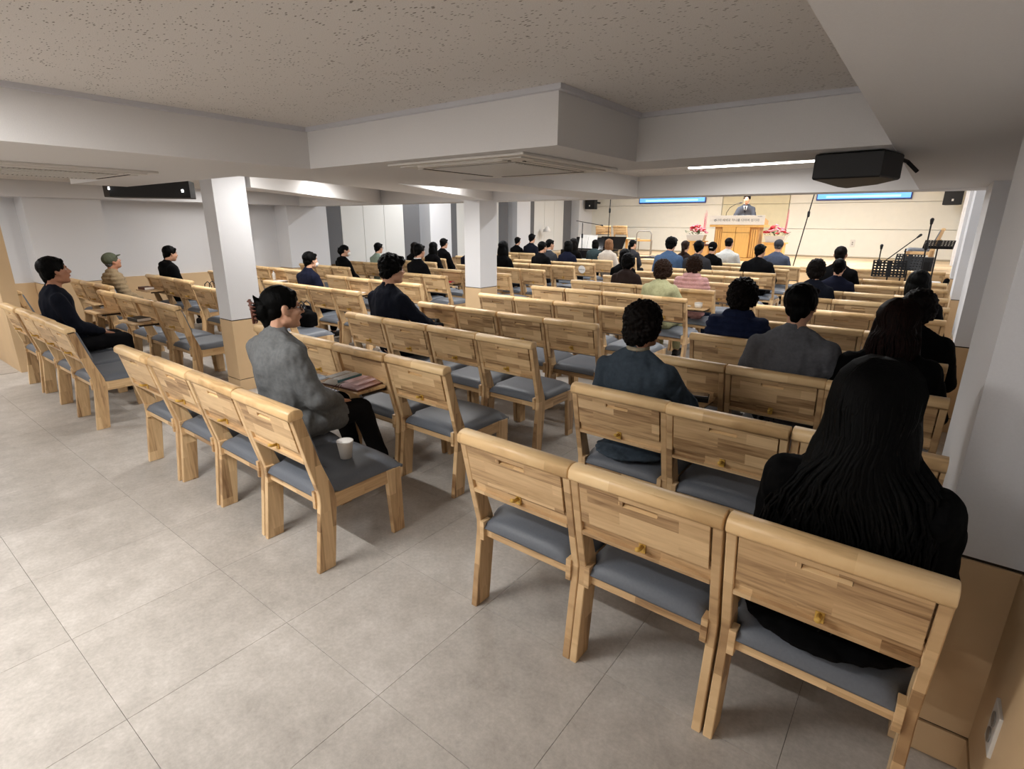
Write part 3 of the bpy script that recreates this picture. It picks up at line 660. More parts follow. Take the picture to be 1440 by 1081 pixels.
    if o.get('tie'):
        T = J['T']
        for nm, mt, mb in (('shirt', 'c_white', MB().prism([(-.05,1.03+.36),(.05,1.03+.36),(.0,.84+.36)], .055, .07, 'y')), ('necktie', 'c_dknavy', MB().prism([(-.014,1.38),(.014,1.38),(.02,1.24),(0,1.2),(-.02,1.24)], .068, .078, 'y'))):
            q = mb.build(nm, mt, root)
    if o.get('locks'): locks(root, F, o['locks'], o.get('hc', 'h_black'))
    return root
def locks(root, F, kind, hc):
    """strands of hair laid over the hair mass, one mesh"""
    rnd = random.Random(3); m = MB(); n = {'long': 520, 'mid': 190}[kind]
    for i in range(n):
        az = rnd.uniform(-2.5, 2.5); el = rnd.uniform(.15, 1.35); pts = []; rad = []
        # start near the crown, run over the skull, then fall
        L = rnd.uniform(.44, .62) if kind == 'long' else rnd.uniform(.2, .27); ph = rnd.uniform(0, 6); wv = rnd.uniform(.014, .03) if kind == 'long' else .006
        seg = 13; sx, sy = math.sin(az), -math.cos(az)
        if sy > .45 : continue
        for k in range(seg):
            t = k/(seg-1)
            if t < .38:
                a = t/.38*(PI/2)*1.02; r = 1.0
                p = Vector((sx*.099*math.sin(a), sy*.112*math.sin(a)-.022, .05+.1*math.cos(a)))
            else:
                u = (t-.38)/.62; fan = 1+(1.15 if kind == 'long' else .2)*u**1.1
                nk = 1-.22*math.sin(min(1, u*2.2)*PI)
                p = Vector((sx*.099*fan*nk, sy*.112*(1-.1*u)-.022-.075*u**.7*(1 if kind == 'long' else .5), .05-L*u))
                w_ = math.sin(u*9+ph*.25+sx*2.5)*wv*1.4*u**.6; p += Vector((w_, -abs(w_)*.5, 0))
            pts.append(p); rad.append((.0075 if kind == 'long' else .006)*(1-.75*max(0, t-.6)/.4)*(1 if k else .4))
        m.tube(pts, rad, 5)
    q = m.build('hair_strands', hc, root, True); q.matrix_local = F
def seat_person(label, x, row_y, ztop, dx=0, dy=0, **o):
    return person(label, x+dx, row_y+.125+dy, ztop, o)
SP = seat_person
SP('woman with long wavy black hair in a black coat on the nearest row', -.055, 1.47, 1.275, hair='long', locks='long', top='c_coat', near=2, puff=.01, wide=.98, collar=1, hs=1.12, drape=1, pads=1)
SP('woman with dark auburn shoulder-length hair and black coat by the right wall', -.09, 3.2, 1.26, hair='mid', locks='mid', hc='h_auburn', top='c_coat', near=1, puff=.014, wide=1.08, collar=1, hs=1.08)
SP('person with tousled dark hair and black coat just behind the auburn-haired woman', -.02, 4.03, 1.25, hair='curly', hc='h_dark', top='c_coat', puff=.02, hy=-.1)
SP('woman with smooth black bob and black jacket by the right wall', -.07, 5.97, 1.25, hair='bob', top='c_coat', hs=1.08, puff=.01)
SP('man with short black hair in a grey long-sleeved tee shirt', -.56, 3.2, 1.33, dy=.01, hair='short', top='c_tee', skin='skin', near=1, wide=1.12, hy=-.12, arm='fold', cname='tee_shirt')
SP('woman with curly dark hair in a navy quilted vest', -1.09, 4.03, 1.25, hair='perm', hc='h_dark', top='c_puffer', near=1, puff=.018, quilt=1, hs=1.02, cname='quilted_vest')
SP('woman with short permed black hair in a dark denim jacket and checked collar', -1.12, 2.32, 1.26, hair='curly', hc='h_dark', top='c_denim', inner='c_plaid', skin='skin2', near=2, hy=-.35, wide=1.08, hs=1.0, arm='tray', drape=.8, cname='denim_jacket')
SP('woman in a grey wool sweater with glasses and a claw clip in her bun', -2.82, 1.19, 1.315, dy=.13, reach=.12, hair='bun', claw=1, glasses=1, face=1, top='c_sweater', near=2, hy=-.3, wide=1.0, puff=.012, skirt=.55, shoes='black', collar=1, cname='sweater')
SP('young man with tousled black hair and black crewneck near the paper-strewn trays', -3.88, 3.0, 1.37, hair='thick', top='c_dknavy', near=2, hy=-.25, wide=1.05, face=1, arm='tray', hs=1.0, cname='crewneck_sweater')
SP('man in a dark suit jacket alone at the far left of the back row', -6.5, 1.17, 1.33, dx=.1, hair='short', top='c_dknavy', near=1, face=1, hp=.15, skin='skin2', hs=1.06, cname='suit_jacket')
SP('elderly person in an olive cap and beige padded jacket, head tilted back', -8.75, 2.35, 1.18, hair='crop', hc='h_grey', cap='c_cap', top='c_beige', puff=.015, face=1, hp=.35, skin='skin2', quilt=1, cname='padded_jacket')
SP('person with short black hair in a black hooded puffer beside the left wall', -9.45, 3.3, 1.29, hair='short', top='c_coat', hood=1, puff=.015, face=1, hp=-.1, cname='padded_jacket')
SP('man with face mask and side-combed hair in a navy coat', -6.72, 4.0, 1.27, hair='short', mask=1, top='c_navy', collar=1, puff=.01, near=1)
SP('woman with white face mask and loose bun in a black hoodie', -9.0, 6.2, 1.24, hair='bun', mask=1, top='c_coat', hood=1, hy=-.5, cname='hoodie')
SP('youth with short black hair and glasses in a pale green top', -9.4, 7.3, 1.25, dx=.05, hair='short', glasses=1, top='c_mint', face=1, cname='sweatshirt')
SP('woman with thick dark wavy hair in front of the fabric panels', -9.2, 8.2, 1.24, hair='mid', hc='h_dark', top='c_coat')
SP('woman with long black hair and black jacket against the white panels', -8.62, 8.2, 1.26, dx=.0, hair='mid', top='c_black')
SP('man in black sweater over a white collar beyond the tousled young man', -6.85, 6.12, 1.32, hair='short', inner='c_white', top='c_black', face=1, cname='sweater')
SP('man with glasses in a black jacket beside the white pilaster', -9.3, 9.2, 1.31, hair='short', glasses=1, top='c_black', face=1)
SP('balding man in a navy jacket half hidden left of the far column', -7.5, 8.1, 1.31, dx=.05, hair='bald', hc='h_grey', top='c_navy')
SP('person in black half hidden right of the far column', -6.62, 8.1, 1.33, hair='mid', top='c_coat')
SP('youth with short black hair in black at the left end of the front rows', -9.66, 12.6, 1.28, hair='short', top='c_black')
SP('tall man in a dark suit beside the dark wall strip', -9.16, 12.6, 1.38, hair='short', top='c_dknavy', cname='suit_jacket')
SP('man with black hair in a black leather jacket right of the far column', -6.5, 9.25, 1.30, hair='short', top='c_black', hy=-.3)
SP('woman with black ponytail in a grey cardigan looking right', -6.95, 10.2, 1.32, hair='pony', top='c_suit', inner='c_white', hy=-.4)
SP('woman with chin-length black hair in a navy top by the white phone', -6.45, 10.2, 1.30, dy=.0, hair='bob', top='c_navy')
SP('woman with black hair and black coat below the sheet music', -6.98, 11.3, 1.32, hair='mid', hc='h_dark', top='c_coat')
SP('person with a low black bun in a dark teal jacket before the piano', -7.1, 12.6, 1.26, hair='bob', top='c_teal', puff=.01)
SP('woman with light brown bobbed hair in a cream sweater', -6.03, 11.3, 1.32, hair='bob', hc='h_light', top='c_cream', cname='sweater')
SP('person with straight black hair and black coat at the left end of a centre row', -3.95, 7.93, 1.27, dx=-.02, hair='bob', top='c_coat', hy=-.2)
SP('woman with permed black hair in a dark brown hooded coat', -3.42, 6.92, 1.22, hair='curly', top='c_brown', puff=.018, hood=1)
SP('woman with a black ponytail and charcoal coat at the end by the aisle', -6.05, 12.6, 1.28, dx=.0, hair='pony', top='c_charcoal', hy=-.35)
SP('man in a blue denim shirt', -4.0, 10.1, 1.41, dx=-.08, hair='thick', top='c_blue', wide=1.15, puff=.008, cname='denim_shirt')
SP('woman with a long brown ponytail beyond the denim-shirted man', -4.0, 11.22, 1.33, dx=-.2, hair='pony', hc='h_brown', top='c_brown')
SP('man with black hair in a charcoal jacket beside the capped person', -3.5, 10.1, 1.37, dx=-.03, hair='short', top='c_charcoal', wide=1.08)
SP('person in a black cap with a white strap and black top', -3.55, 11.22, 1.31, dx=-.08, hair='crop', cap='c_black', capband=1, top='c_black')
SP('man with receding hair in a light grey jacket before the pulpit', -3.6, 12.2, 1.39, hair='crop', hc='h_dark', top='c_light', wide=1.08)
SP('woman with curly brown hair in a pale pink hooded coat', -2.48, 6.92, 1.25, hair='perm', hc='h_brown', top='c_pink', hood=1, puff=.02, quilt=1, bottom='c_jeans', near=1, hs=.98)
SP('woman with frizzy brown hair in a sage green jacket at a cup', -2.5, 5.93, 1.21, dx=0, hair='perm', hc='h_brown', top='c_sage', puff=.015, arm='tray', near=1, bottom='c_sage')
SP('man with black hair in a big black coat on the aisle end', -2.45, 10.1, 1.33, hair='short', top='c_black', wide=1.15, puff=.012, hy=-.35)
SP('elderly man in a grey flat cap and slate blue suit jacket', -2.55, 12.2, 1.36, dx=-.05, hair='crop', hc='h_grey', cap='c_suit', top='c_slate', wide=1.12, cname='suit_jacket')
SP('man with shaved dark hair in a black suit with white collar', -1.08, 8.95, 1.37, hair='crop', hc='h_dark', top='c_black', inner='c_white', wide=1.12, skin='skin2', cname='suit_jacket')
SP('woman with permed dark hair in a navy jacket, right block', -1.04, 6.95, 1.26, dx=-.02, hair='curly', hc='h_dark', top='c_dknavy', wide=1.05)
SP('person in a navy jacket hidden behind the permed woman', -1.0, 7.85, 1.22, dx=.06, hair='short', top='c_navy')
person('man in a charcoal suit, white shirt and dark tie preaching at the pulpit', -4.22, 15.72, 2.43, dict(stand=1, floor=.75, hair='short', top='c_suit', arm='podium', tie=1, face=1, inner='c_white', yaw=PI+.12, cname='suit_jacket'))
#</PEOPLE>
#<PROPS>
# ---------------------------------------------------------------- ceiling units and speakers
def cassette(label, cx, cy, rz=0):
    t = thing('air_conditioner', label, 'air conditioner', (cx, cy, ZB), rz, 'ceiling cassette air conditioners'); h = .475
    MB().bbox(-h, h, -h, h, -.014, 0, .005).build('panel', 'plastic', t)
    MB().bbox(-h+.05, h-.05, -h+.05, h-.05, -.02, -.013, .003).build('inner_panel', 'plastic', t)
    for k in range(4):
        m = MB().bbox(-.3, .3, -.41, -.365, -.024, -.019, .002); l = m.xf(Matrix.Rotation(k*PI/2, 4, 'Z')).build('louver', 'plastic', t)
        MB().bbox(-.31, .31, -.364, -.348, -.0225, -.018, .001).xf(Matrix.Rotation(k*PI/2, 4, 'Z')).build('air_slot', 'dark', l)
    g = MB().box(-.3, .3, -.3, .3, -.0215, -.019).build('intake_grille', 'plasticg', t)
    for k in range(24): MB().box(-.29, .29, -.288+.0245*k, -.278+.0245*k, -.027, -.021).build('slat', 'plastic', g)
cassette('square cassette air conditioner under the ceiling box near the camera', -2.06, 2.62)
cassette('cassette air conditioner under the left ceiling box by the ramp side', -4.66, 1.12)
def ceiling_speaker(label, foot, z0, z1, leds=(), arm=None):
    t = thing('loudspeaker', label, 'speaker', (foot[0][0], foot[0][1], z0)); f = [(p[0]-foot[0][0], p[1]-foot[0][1]) for p in foot]
    MB().prism(f, 0, z1-z0, 'z', .006).build('cabinet', 'black', t)
    for a, b in leds: MB().bbox(a[0], a[0]+b[0], a[1], a[1]+b[1], a[2], a[2]+b[2], .002).build('status_light', 'led', t)
    if arm: MB().tube(arm, .009, 8).build('mount_bracket', 'blackm', t)
ceiling_speaker('black angular loudspeaker hanging below the beam on the right', [(-.52,2.98),(-.25,2.95),(-.19,3.18),(-.3,3.5),(-.47,3.75),(-.5,3.6)], 1.845, ZB-.005,
                arm=[(.3,.25,.1), (.34,.3,.085), (.385,.32,.04)])
ceiling_speaker('long black loudspeaker hanging in the left bay', [(-7.13,2.2),(-6.71,2.84),(-7.0,3.02),(-7.42,2.4),(-7.3,2.2)], 1.895, 2.08,
                leds=[((.0,-.006,.07),(.02,.01,.03)), ((.375,.57,.06),(.02,.016,.03))])
MB().cyl(-7.05, 2.7, 2.05, ZC, .02).build('x', 'blackm').name = 'tmp_rod'
bpy.data.objects['tmp_rod'].parent = bpy.data.objects['loudspeaker.001']; bpy.data.objects['tmp_rod'].location = (7.13, -2.2, -1.895); bpy.data.objects['tmp_rod'].name = 'hanging_rod'
def wall_speaker(label, x, y, z):
    t = thing('wall_speaker', label, 'speaker', (x, y, z))
    MB().prism([(-.19,-.2),(.19,-.2),(.13,.12),(-.13,.12)], 0, .46, 'z', .01).build('cabinet', 'black', t)
    MB().bbox(-.02, .02, -.212, -.2, .09, .14, .002).build('badge', 'paper', t); MB().box(-.03, .03, .12, .55, .2, .26).build('wall_bracket', 'blackm', t)
wall_speaker('small black loudspeaker high on the front wall at left', -10.1, 17.9, 2.16)
wall_speaker('small black loudspeaker high on the front wall at right', .11, 17.9, 2.15)
def screen(label, x0, x1):
    t = thing('projection_screen', label, 'screen', ((x0+x1)/2, 18.4, 2.33)); w_ = (x1-x0)/2
    MB().bbox(-w_, w_, -.03, .03, 0, .7, .008).build('frame', 'screenframe', t)
    p = MB().box(-w_+.03, w_-.03, -.036, -.03, .04, .67).build('display', 'screen', t)
    MB().box(-w_+.25, w_-.25, -.038, -.036, .07, .12).build('caption_band', 'screenband', p)
M['screenband'] = plain('screen_band', (150,220,250), .3, var=.1, emit=1.1)
screen('lit blue screen high on the front wall left of the pulpit', -8.52, -6.2); screen('lit blue screen high on the front wall right of the pulpit', -3.01, -.75)
# ---------------------------------------------------------------- pulpit, flowers, stage things
def text(name, s, size, mat, parent, loc, rot=(PI/2,0,0), depth=.001, align='CENTER'):
    c = bpy.data.curves.new(name, 'FONT'); c.body = s; c.size = size; c.extrude = depth; c.align_x = align; c.align_y = 'CENTER'; c.resolution_u = 2
    o = bpy.data.objects.new('t', c); C.objects.link(o); dg = bpy.context.evaluated_depsgraph_get(); me = bpy.data.meshes.new_from_object(o.evaluated_get(dg)); bpy.data.objects.remove(o)
    me.materials.clear(); me.materials.append(M[mat]); q = link(name, me, parent); q.location = loc; q.rotation_euler = rot; return q
t = thing('pulpit', 'large honey-coloured wooden pulpit with a white text banner', 'pulpit', (-4.22, 15.3, .75))
MB().bbox(-.62, .62, -.22, .26, 0, .07, .008).build('plinth', 'pulpit', t)
MB().bbox(-.56, .56, -.16, .24, .07, .84, .006).build('body', 'pulpit2', t)
for s in (-1, 1):
    MB().bbox(s*.175-.17, s*.175+.17, -.24, -.16, .08, .7, .006).build('front_panel', 'pulpit', t); MB().bbox(s*.175-.17, s*.175+.17, -.24, -.16, .71, .88, .006).build('upper_panel', 'pulpit', t)
    for k in range(3): MB().bbox(s*(.39+.055*k)-.018, s*(.39+.055*k)+.018, -.185, -.155, .09, .78, .006).build('flute', 'pulpit', t)
MB().bbox(-.68, .68, -.26, .3, .84, .9, .01).build('ledge', 'pulpit', t)
MB().prism([(-.26,.9),(.3,.9),(.3,1.0),(-.26,1.1)], -.64, .64).build('reading_desk', 'pulpit2', t)
bn = MB().bbox(-.68, .68, -.285, -.268, .9, 1.13, .003).build('banner', 'paper', t)
text('banner_text', '나의 예배로 하나를 다하여 섬기라', .077, 'text', bn, (.02, -.2865, 1.01)); text('banner_note', '주일예배', .03, 'text', bn, (.56, -.2865, 1.1))
MB().tube([(-.54,-.29,1.01)]+[(-.54+.026*math.cos(a*PI/3), -.2865, 1.01+.026*math.sin(a*PI/3)) for a in range(7)][1:], .006, 5).build('banner_emblem', 'text', bn)
m = MB().tube([(-.34,-.1,1.05),(-.33,-.1,1.2),(-.26,-.08,1.33),(-.14,-.05,1.41),(-.05,-.02,1.44)], .008, 6); m.cap((-.05,-.02,1.44), (.0,.0,1.45), .016); m.build('gooseneck_microphone', 'blackm', t, True)
def flowers(label, x, y, seed):
    rnd = random.Random(seed)
    t = thing('flower_arrangement', label, 'flowers', (x, y, .75), 0, 'red and pink flower arrangements'); t.scale = (1.15, 1.15, 1.05)
    MB().bbox(-.2, .2, -.14, .14, 0, .42, .008).build('wooden_stand', 'pulpit', t); MB().bbox(-.24, .24, -.17, .17, .42, .45, .005).build('stand_top', 'pulpit', t)
    MB().prism([(-.18,.45),(.18,.45),(.22,.6),(-.22,.6)], -.1, .1, 'y', .006).build('planter', 'plastic', t)
    lf = MB(); 
    for k in range(46):
        a = rnd.uniform(0, 2*PI); r = rnd.uniform(0, 1); p = Vector((math.cos(a)*.24*r, math.sin(a)*.12*r, .6+rnd.uniform(0,.1))); q = p+Vector((math.cos(a)*.07, math.sin(a)*.05, .04))
        sd = Vector((-math.sin(a), math.cos(a), 0))*.018; lf.add([p, (p+q)/2+sd, q, (p+q)/2-sd+Vector((0,0,.006))], [(0,1,2,3)])
    lf.build('foliage', 'leaf', t)['kind'] = 'stuff'
    sp = MB()
    for k in range(7): x_ = .17+rnd.uniform(-.03, .04); sp.tube([(x_,0,.68),(x_+.01,.01,.9),(x_+rnd.uniform(0,.03),0,1.12+rnd.uniform(0,.12))], [.005,.006,.002], 4)
    sp.build('tall_spikes', 'pinkf', t)
    for k in range(38):
        a = rnd.uniform(0, 2*PI); r = rnd.uniform(0, 1)**.6; z = .64+(1-r)*.2+rnd.uniform(0,.05); cx, cy = math.cos(a)*.25*r, math.sin(a)*.13*r-.02; b = MB(); rr = rnd.uniform(.028,.045)
        for j in range(5): b.ell((cx+rr*.6*math.cos(j*1.26), cy+rr*.6*math.sin(j*1.26), z), (rr*.6, rr*.6, rr*.4), nu=6, nv=4)
        b.ell((cx, cy, z+rr*.3), rr*.5, nu=6, nv=4); b.build('blossom', 'red' if rnd.random() < .5 else 'pinkf', t, True)
flowers('red and pink flowers in a white planter left of the pulpit', -5.3, 15.25, 1); flowers('red and pink flowers in a white planter right of the pulpit', -3.3, 15.35, 5)
t = thing('side_lectern', 'small brown lectern table left of the pulpit base', 'lectern', (-4.98, 14.9, .75))
MB().bbox(-.22, .22, -.16, .16, .36, .4, .005).build('top', 'leather', t); MB().bbox(-.18, .18, -.12, .12, 0, .36, .005).build('body', 'pulpit2', t)
struct('stage_side_step', MB().box(-10.55, -6.3, 14.9, 15.34, 0, .45), 'stagewood')
t = thing('stage_box', 'flat black slotted cable box on the stage floor', 'stage box', (-6.05, 14.6, .75))
MB().bbox(-.45, .35, -.3, .5, 0, .03, .005).build('tray', 'black', t)
for k in range(9): MB().box(-.4+.085*k, -.36+.085*k, -.27, .47, .03, .04).build('slot_bar', 'chrome', t)
# grand piano
t = thing('grand_piano', 'black grand piano with open sheet music before the stage', 'piano', (-7.65, 13.55, 0))
pf = [(-.75,-.35),(.75,-.35),(.75,.2),(.62,.55),(.3,.8),(.1,1.1),(-.2,1.3),(-.55,1.3),(-.75,1.1)]
MB().prism(pf, .66, .96, 'z', .01).build('case', 'blackg', t); MB().prism([(x_*1.01, y_*1.01) for x_, y_ in pf[2:]]+[(-.75,.2)], .965, .985, 'z').build('lid', 'blackg', t)
k_ = MB().bbox(-.66, .66, -.52, -.33, .66, .72, .006).build('key_bed', 'blackg', t); MB().box(-.6, .6, -.5, -.36, .72, .735).build('keys', 'paper', k_)
for x_, y_ in ((-.62,-.2), (.62,-.2), (-.35,1.05)): MB().tube([(x_,y_,.66),(x_,y_,.1),(x_,y_,0)], [.06,.035,.04], 8).build('leg', 'blackg', t)
d = MB().prism([(-.1,.98),(-.08,.98),(.02,1.3),(0,1.3)], -.45, .45).build('music_desk', 'blackg', t)
for s in (-.18, .1): MB().prism([(-.125,1.0),(-.115,1.0),(-.01,1.36),(-.02,1.36)], s-.14, s+.13).build('sheet_music', 'paper', d)
MB().prism([(.02,1.0),(.05,1.0),(.28,1.3),(.26,1.32)], .2, .95).build('open_lid_flap', 'blackg', t)
def mic_stand(label, x, y, base_z, pole, boom=None, tilt=(0,0)):
    t = thing('microphone_stand', label, 'microphone stand', (x, y, base_z), 0, None)
    for k in range(3): a = k*2.094+.5; MB().tube([(0,0,.18),(math.cos(a)*.28, math.sin(a)*.28, .012)], .009, 6).build('leg', 'blackm', t)
    MB().tube([(0,0,.08),(tilt[0],tilt[1],pole)], .011, 8).build('pole', 'blackm', t); MB().cap((tilt[0]*.8,tilt[1]*.8,pole*.8-.05), (tilt[0]*.8,tilt[1]*.8,pole*.8+.03), .026).build('clamp', 'blackm', t)
    if boom:
        b = MB().tube([boom[0], boom[1]], .009, 6).build('boom_arm', 'blackm', t); e = Vector(boom[1]); d = (e-Vector(boom[0])).normalized()
        MB().cap(e, e+d*.06, .013, .022).build('microphone', 'black', b, True)
    else: MB().cap((tilt[0],tilt[1],pole), (tilt[0],tilt[1]-.02,pole+.06), .02, .028).build('microphone', 'black', t, True)
mic_stand('boom microphone stand reaching over the piano', -7.75, 13.25, 0, 1.68, [(-.2,0,1.73),(.55,0,1.62)])
mic_stand('second tall stand with a clamp rising behind the piano', -7.0, 13.3, 0, 2.5, tilt=(.03,0))
mic_stand('tall slanting black pole stand with a clamp before the stage', -2.5, 13.2, 0, 2.35, tilt=(.3,0))
mic_stand('straight microphone stand behind the perforated music stands at right', -.13, 11.05, 0, 1.68)
mic_stand('boom microphone stand leaning over the dark music stands', -.4, 11.35, 0, 1.28, [(-.3,-.2,1.02),(.12,0,1.46)])
mic_stand('short stand at the left of the music stands', -.84, 12.8, 0, 1.22)
def music_stand(label, x, y, zd, w_, h, tilt, rz=0, pole=True):
    t = thing('music_stand', label, 'music stand', (x, y, 0), rz, 'black perforated music stands')
    for k in range(3): a = k*2.094+.2; MB().tube([(0,0,.12),(math.cos(a)*.24, math.sin(a)*.24, .012)], .008, 6).build('leg', 'blackm', t)
    MB().tube([(0,0,.05),(0,0,zd)], .011, 8).build('pole', 'blackm', t)
    m = MB(); nx, nz = 9, 6
    for i in range(nx+1): u = -w_/2+w_*i/nx; m.box(u-w_/nx*.27, u+w_/nx*.27, -.002, .002, 0, h)
    for j in range(nz+1): z = h*j/nz; m.box(-w_/2-.012, w_/2+.012, -.003, .003, max(0, z-h/nz*.3), min(h, z+h/nz*.3))
    m.box(-w_/2, w_/2, -.05, 0, -.004, 0); m.box(-w_*.08, w_*.08, -.0045, .0045, 0, h)
    m.xf(Matrix.Translation((0,-.04,zd-h*.35)) @ Matrix.Rotation(tilt, 4, 'X')).build('desk', 'blackm', t)
music_stand('black perforated music stand nearest the last right-hand rows', -.56, 10.95, .93, .44, .27, -.25, .12); music_stand('black perforated music stand just behind the first one', -.33, 11.5, 1.02, .4, .27, -.3, -.3)
music_stand('raised flat black music stand near the right wall', 0.02, 11.9, 1.36, .4, .25, -1.0, -.1)
t = thing('stage_amplifier', 'upright black amplifier cabinet with silver edge', 'amplifier', (-.2, 13.0, 0)); MB().bbox(-.24, .2, -.14, .14, .02, 1.08, .01).build('cabinet', 'black', t); MB().bbox(-.2, .16, -.15, -.14, .1, 1.0, .004).build('speaker_cloth', 'blackm', t); MB().box(.2, .215, -.145, .14, .02, 1.08).build('metal_edge', 'chrome', t)
for x_ in (-.2, .16): MB().cyl(x_, 0, 0, .03, .02).build('foot', 'blackm', t)
t = thing('low_cabinet', 'low black cabinet with a white cloth by the right wall', 'cabinet', (.03, 11.2, 0)); MB().bbox(-.2, .2, -.12, .12, 0, .7, .01).build('body', 'black', t); MB().bbox(-.21, .13, -.13, .13, .7, .775, .02).build('white_cloth', 'paper', t, True); MB().cap((.18,0,.72), (.2,.02,.8), .04).build('black_bundle', 'c_black', t, True)
# chairs on the stage
for x_, y_, rz, lb in ((-8.9,16.6,.2,'wooden chair at the far left of the stage behind the piano'), (-8.35,16.75,-.1,'second wooden chair on the stage behind the piano')):
    c = chair(x_, y_, rz, lb); c.location.z = .75; c['group'] = 'chairs on the stage'
c = chair(.0, 14.6, PI*.5, 'single wooden chair on the right end of the stage'); c.location.z = .75
t = thing('round_table', 'round wooden side table on the stage behind the piano', 'table', (-7.7, 15.9, .75)); MB().lathe([(0,.46),(.4,.46),(.42,.475),(.4,.49),(0,.49)][1:4], n=28).build('table_top', 'stagewood', t, True); MB().cyl(0,0,.03,.46,.035).build('pedestal', 'pulpit', t); MB().cyl(0,0,0,.03,.2,.18).build('base', 'pulpit', t)
t = thing('framed_chair', 'chair with a curved tubular frame beside the round stage table', 'chair', (-7.15, 16.0, .75), .3)
m = MB().tube([(-.22,-.2,0),(-.22,-.2,.62),(-.17,-.2,.7),(.17,-.2,.7),(.22,-.2,.62),(.22,-.2,0)], .018, 8); m.build('back_frame', 'plasticg', t, True)
MB().bbox(-.2, .2, -.2, .22, .4, .45, .01).build('seat', 'pulpit2', t)
for s in (-1, 1): MB().tube([(s*.2,.2,0),(s*.2,.2,.42)], .015, 6).build('leg', 'plasticg', t)
t = thing('wall_lamp', 'white cone-shaped lamp on the left wall', 'wall lamp', (-10.38, 15.2, 1.45)); MB().tube([(0,0,.0),(.12,0,.05)], .015, 6).build('arm', 'plastic', t); MB().lathe([(.03,.1),(.05,.08),(.15,-.08),(.14,-.08),(.02,.07)], (.16,0,.02), 18).build('shade', 'paper', t, True)
def outlet(label, loc, rz, w_=.075, h=.12):
    t = thing('wall_socket', label, 'socket', loc, rz); MB().bbox(-w_/2, w_/2, -.012, 0, -h/2, h/2, .003).build('plate', 'plastic', t)
    for k in (-1, 1): MB().tube([(0,-.0125,k*.026),(0,-.015,k*.026)], .02, 16).build('outlet', 'plasticg', t)
outlet('white double wall socket low on the near right wall', (XR, 1.645, .375), -PI/2, .085, .13); outlet('small white wall socket on the front wall', (-1.92, 18.44, 1.16), 0, .12, .2)
# ---------------------------------------------------------------- small things on trays and seats
TZ = .637
def book(name, label, x, y, rz, w_, d, h, cover, z=TZ, group=None):
    t = thing(name, label, 'book', (x, y, z), rz, group); MB().bbox(-w_/2, w_/2, -d/2, d/2, 0, h, .003).build('cover', cover, t); MB().box(-w_/2+.004, w_/2+.001, -d/2+.004, d/2-.004, .004, h-.004).build('pages', 'paper', t); return t
t = thing('open_bible', 'thick open book with pink right-hand page on a lowered tray', 'book', (-2.86, 2.02, TZ), .12)
MB().bbox(-.17, .17, -.11, .11, 0, .008, .003).build('cover', 'leather', t)
def page(s, top): 
    m = MB(); pts = [(0,.012)]+[(s*.158*k/8, .012+top*math.sin(min(1,k/8*1.15)*PI)**.7*(1-.25*k/8)+.004) for k in range(1, 8)]+[(s*.158,.01),(s*.158,.006),(0,.006)]
    return m.prism(pts, -.102, .102, 'y')
p1 = page(-1, .034).build('left_pages', 'paper', t, True); p2 = page(1, .026).build('right_pages', 'pink', t, True)
for k in range(2): MB().bbox(-.145+.07*k, -.085+.07*k, -.09, .09, .046-.002*k, .049-.002*k, .0005).build('print_column', 'printb', p1)
for k in range(2): MB().bbox(.02+.065*k, .075+.065*k, -.085, .085, .0395-.008*k, .0415-.008*k, .0005).build('print_column', 'pink', p2)
MB().box(-.016, -.008, -.1, .1, .03, .044).build('page_tab', 'teal', p1)
for k in range(3): MB().tube([(-.02+.02*k,-.1,.02),(-.03+.025*k,-.135,.0),(-.035+.03*k,-.15,-.012-.01*k)], .002, 4).build('ribbon', 'leather', t)
t = thing('paper_cup', 'white paper cup standing on a grey chair seat', 'cup', (-2.29, 1.545, .446)); t.scale = (1.14, 1.14, 1.16); MB().lathe([(.026,0),(.037,.078),(.039,.08),(.037,.082),(.035,.078),(.025,.004)], n=24).build('cup_body', 'paper', t, True); MB().lathe([(.036,.078),(.0385,.0795),(.0385,.083),(.036,.0835)], n=24).build('rolled_rim', 'plastic', t, True)
t = thing('key_ring', 'small silver key lying behind the paper cup', 'keys', (-2.30, 1.40, .449)); MB().tube([(.012*math.cos(a*PI/6), .012*math.sin(a*PI/6), .003) for a in range(13)], .002, 5, False).build('ring', 'chrome', t, True); MB().bbox(.01, .045, -.004, .004, .001, .004, .001).build('key', 'chrome', t)
t = thing('headphones', 'black over-ear headphones on the lowered tray beyond the young man', 'headphones', (-4.0, 3.83, TZ+.035), .4)
MB().tube([(.085*math.cos(a*PI/12), .085*math.sin(a*PI/12), .01) for a in range(13)], .009, 8).build('headband', 'black', t, True)
for s in (-1, 1): MB().lathe([(.02,-.02),(.036,-.015),(.038,.01),(.025,.02)], n=16).xf(Matrix.Translation((s*.085,-.01,0)) @ Matrix.Rotation(PI/2, 4, 'Y')).build('ear_cup', 'black', t, True)
t = thing('folded_pouch', 'crumpled black pouch next to the headphones', 'pouch', (-3.84, 3.74, TZ)); link('pouch_body', remesh('pouch', MB().ell((0,0,.028), (.09,.055,.03)).ell((.05,.01,.03), (.05,.04,.03)), .008, 'c_black', 1, wrinkle(.01, 30)), t)
book('black_case', 'black zipped case on the tray by the denim-jacketed woman', -.985, 3.1, .25, .15, .1, .028, 'black'); t = thing('phone', 'silver and black phone lying on the black case', 'phone', (-.985, 3.1, TZ+.0285), .3); MB().bbox(-.07, .07, -.036, .036, 0, .008, .003).build('phone_body', 'chrome', t); MB().bbox(-.06, -.035, -.02, .02, .008, .01, .001).build('camera_bump', 'black', t)
book('brown_book', 'grey-brown book on the tray by the denim-jacketed woman', -1.14, 3.13, .1, .12, .17, .03, 'c_brown')
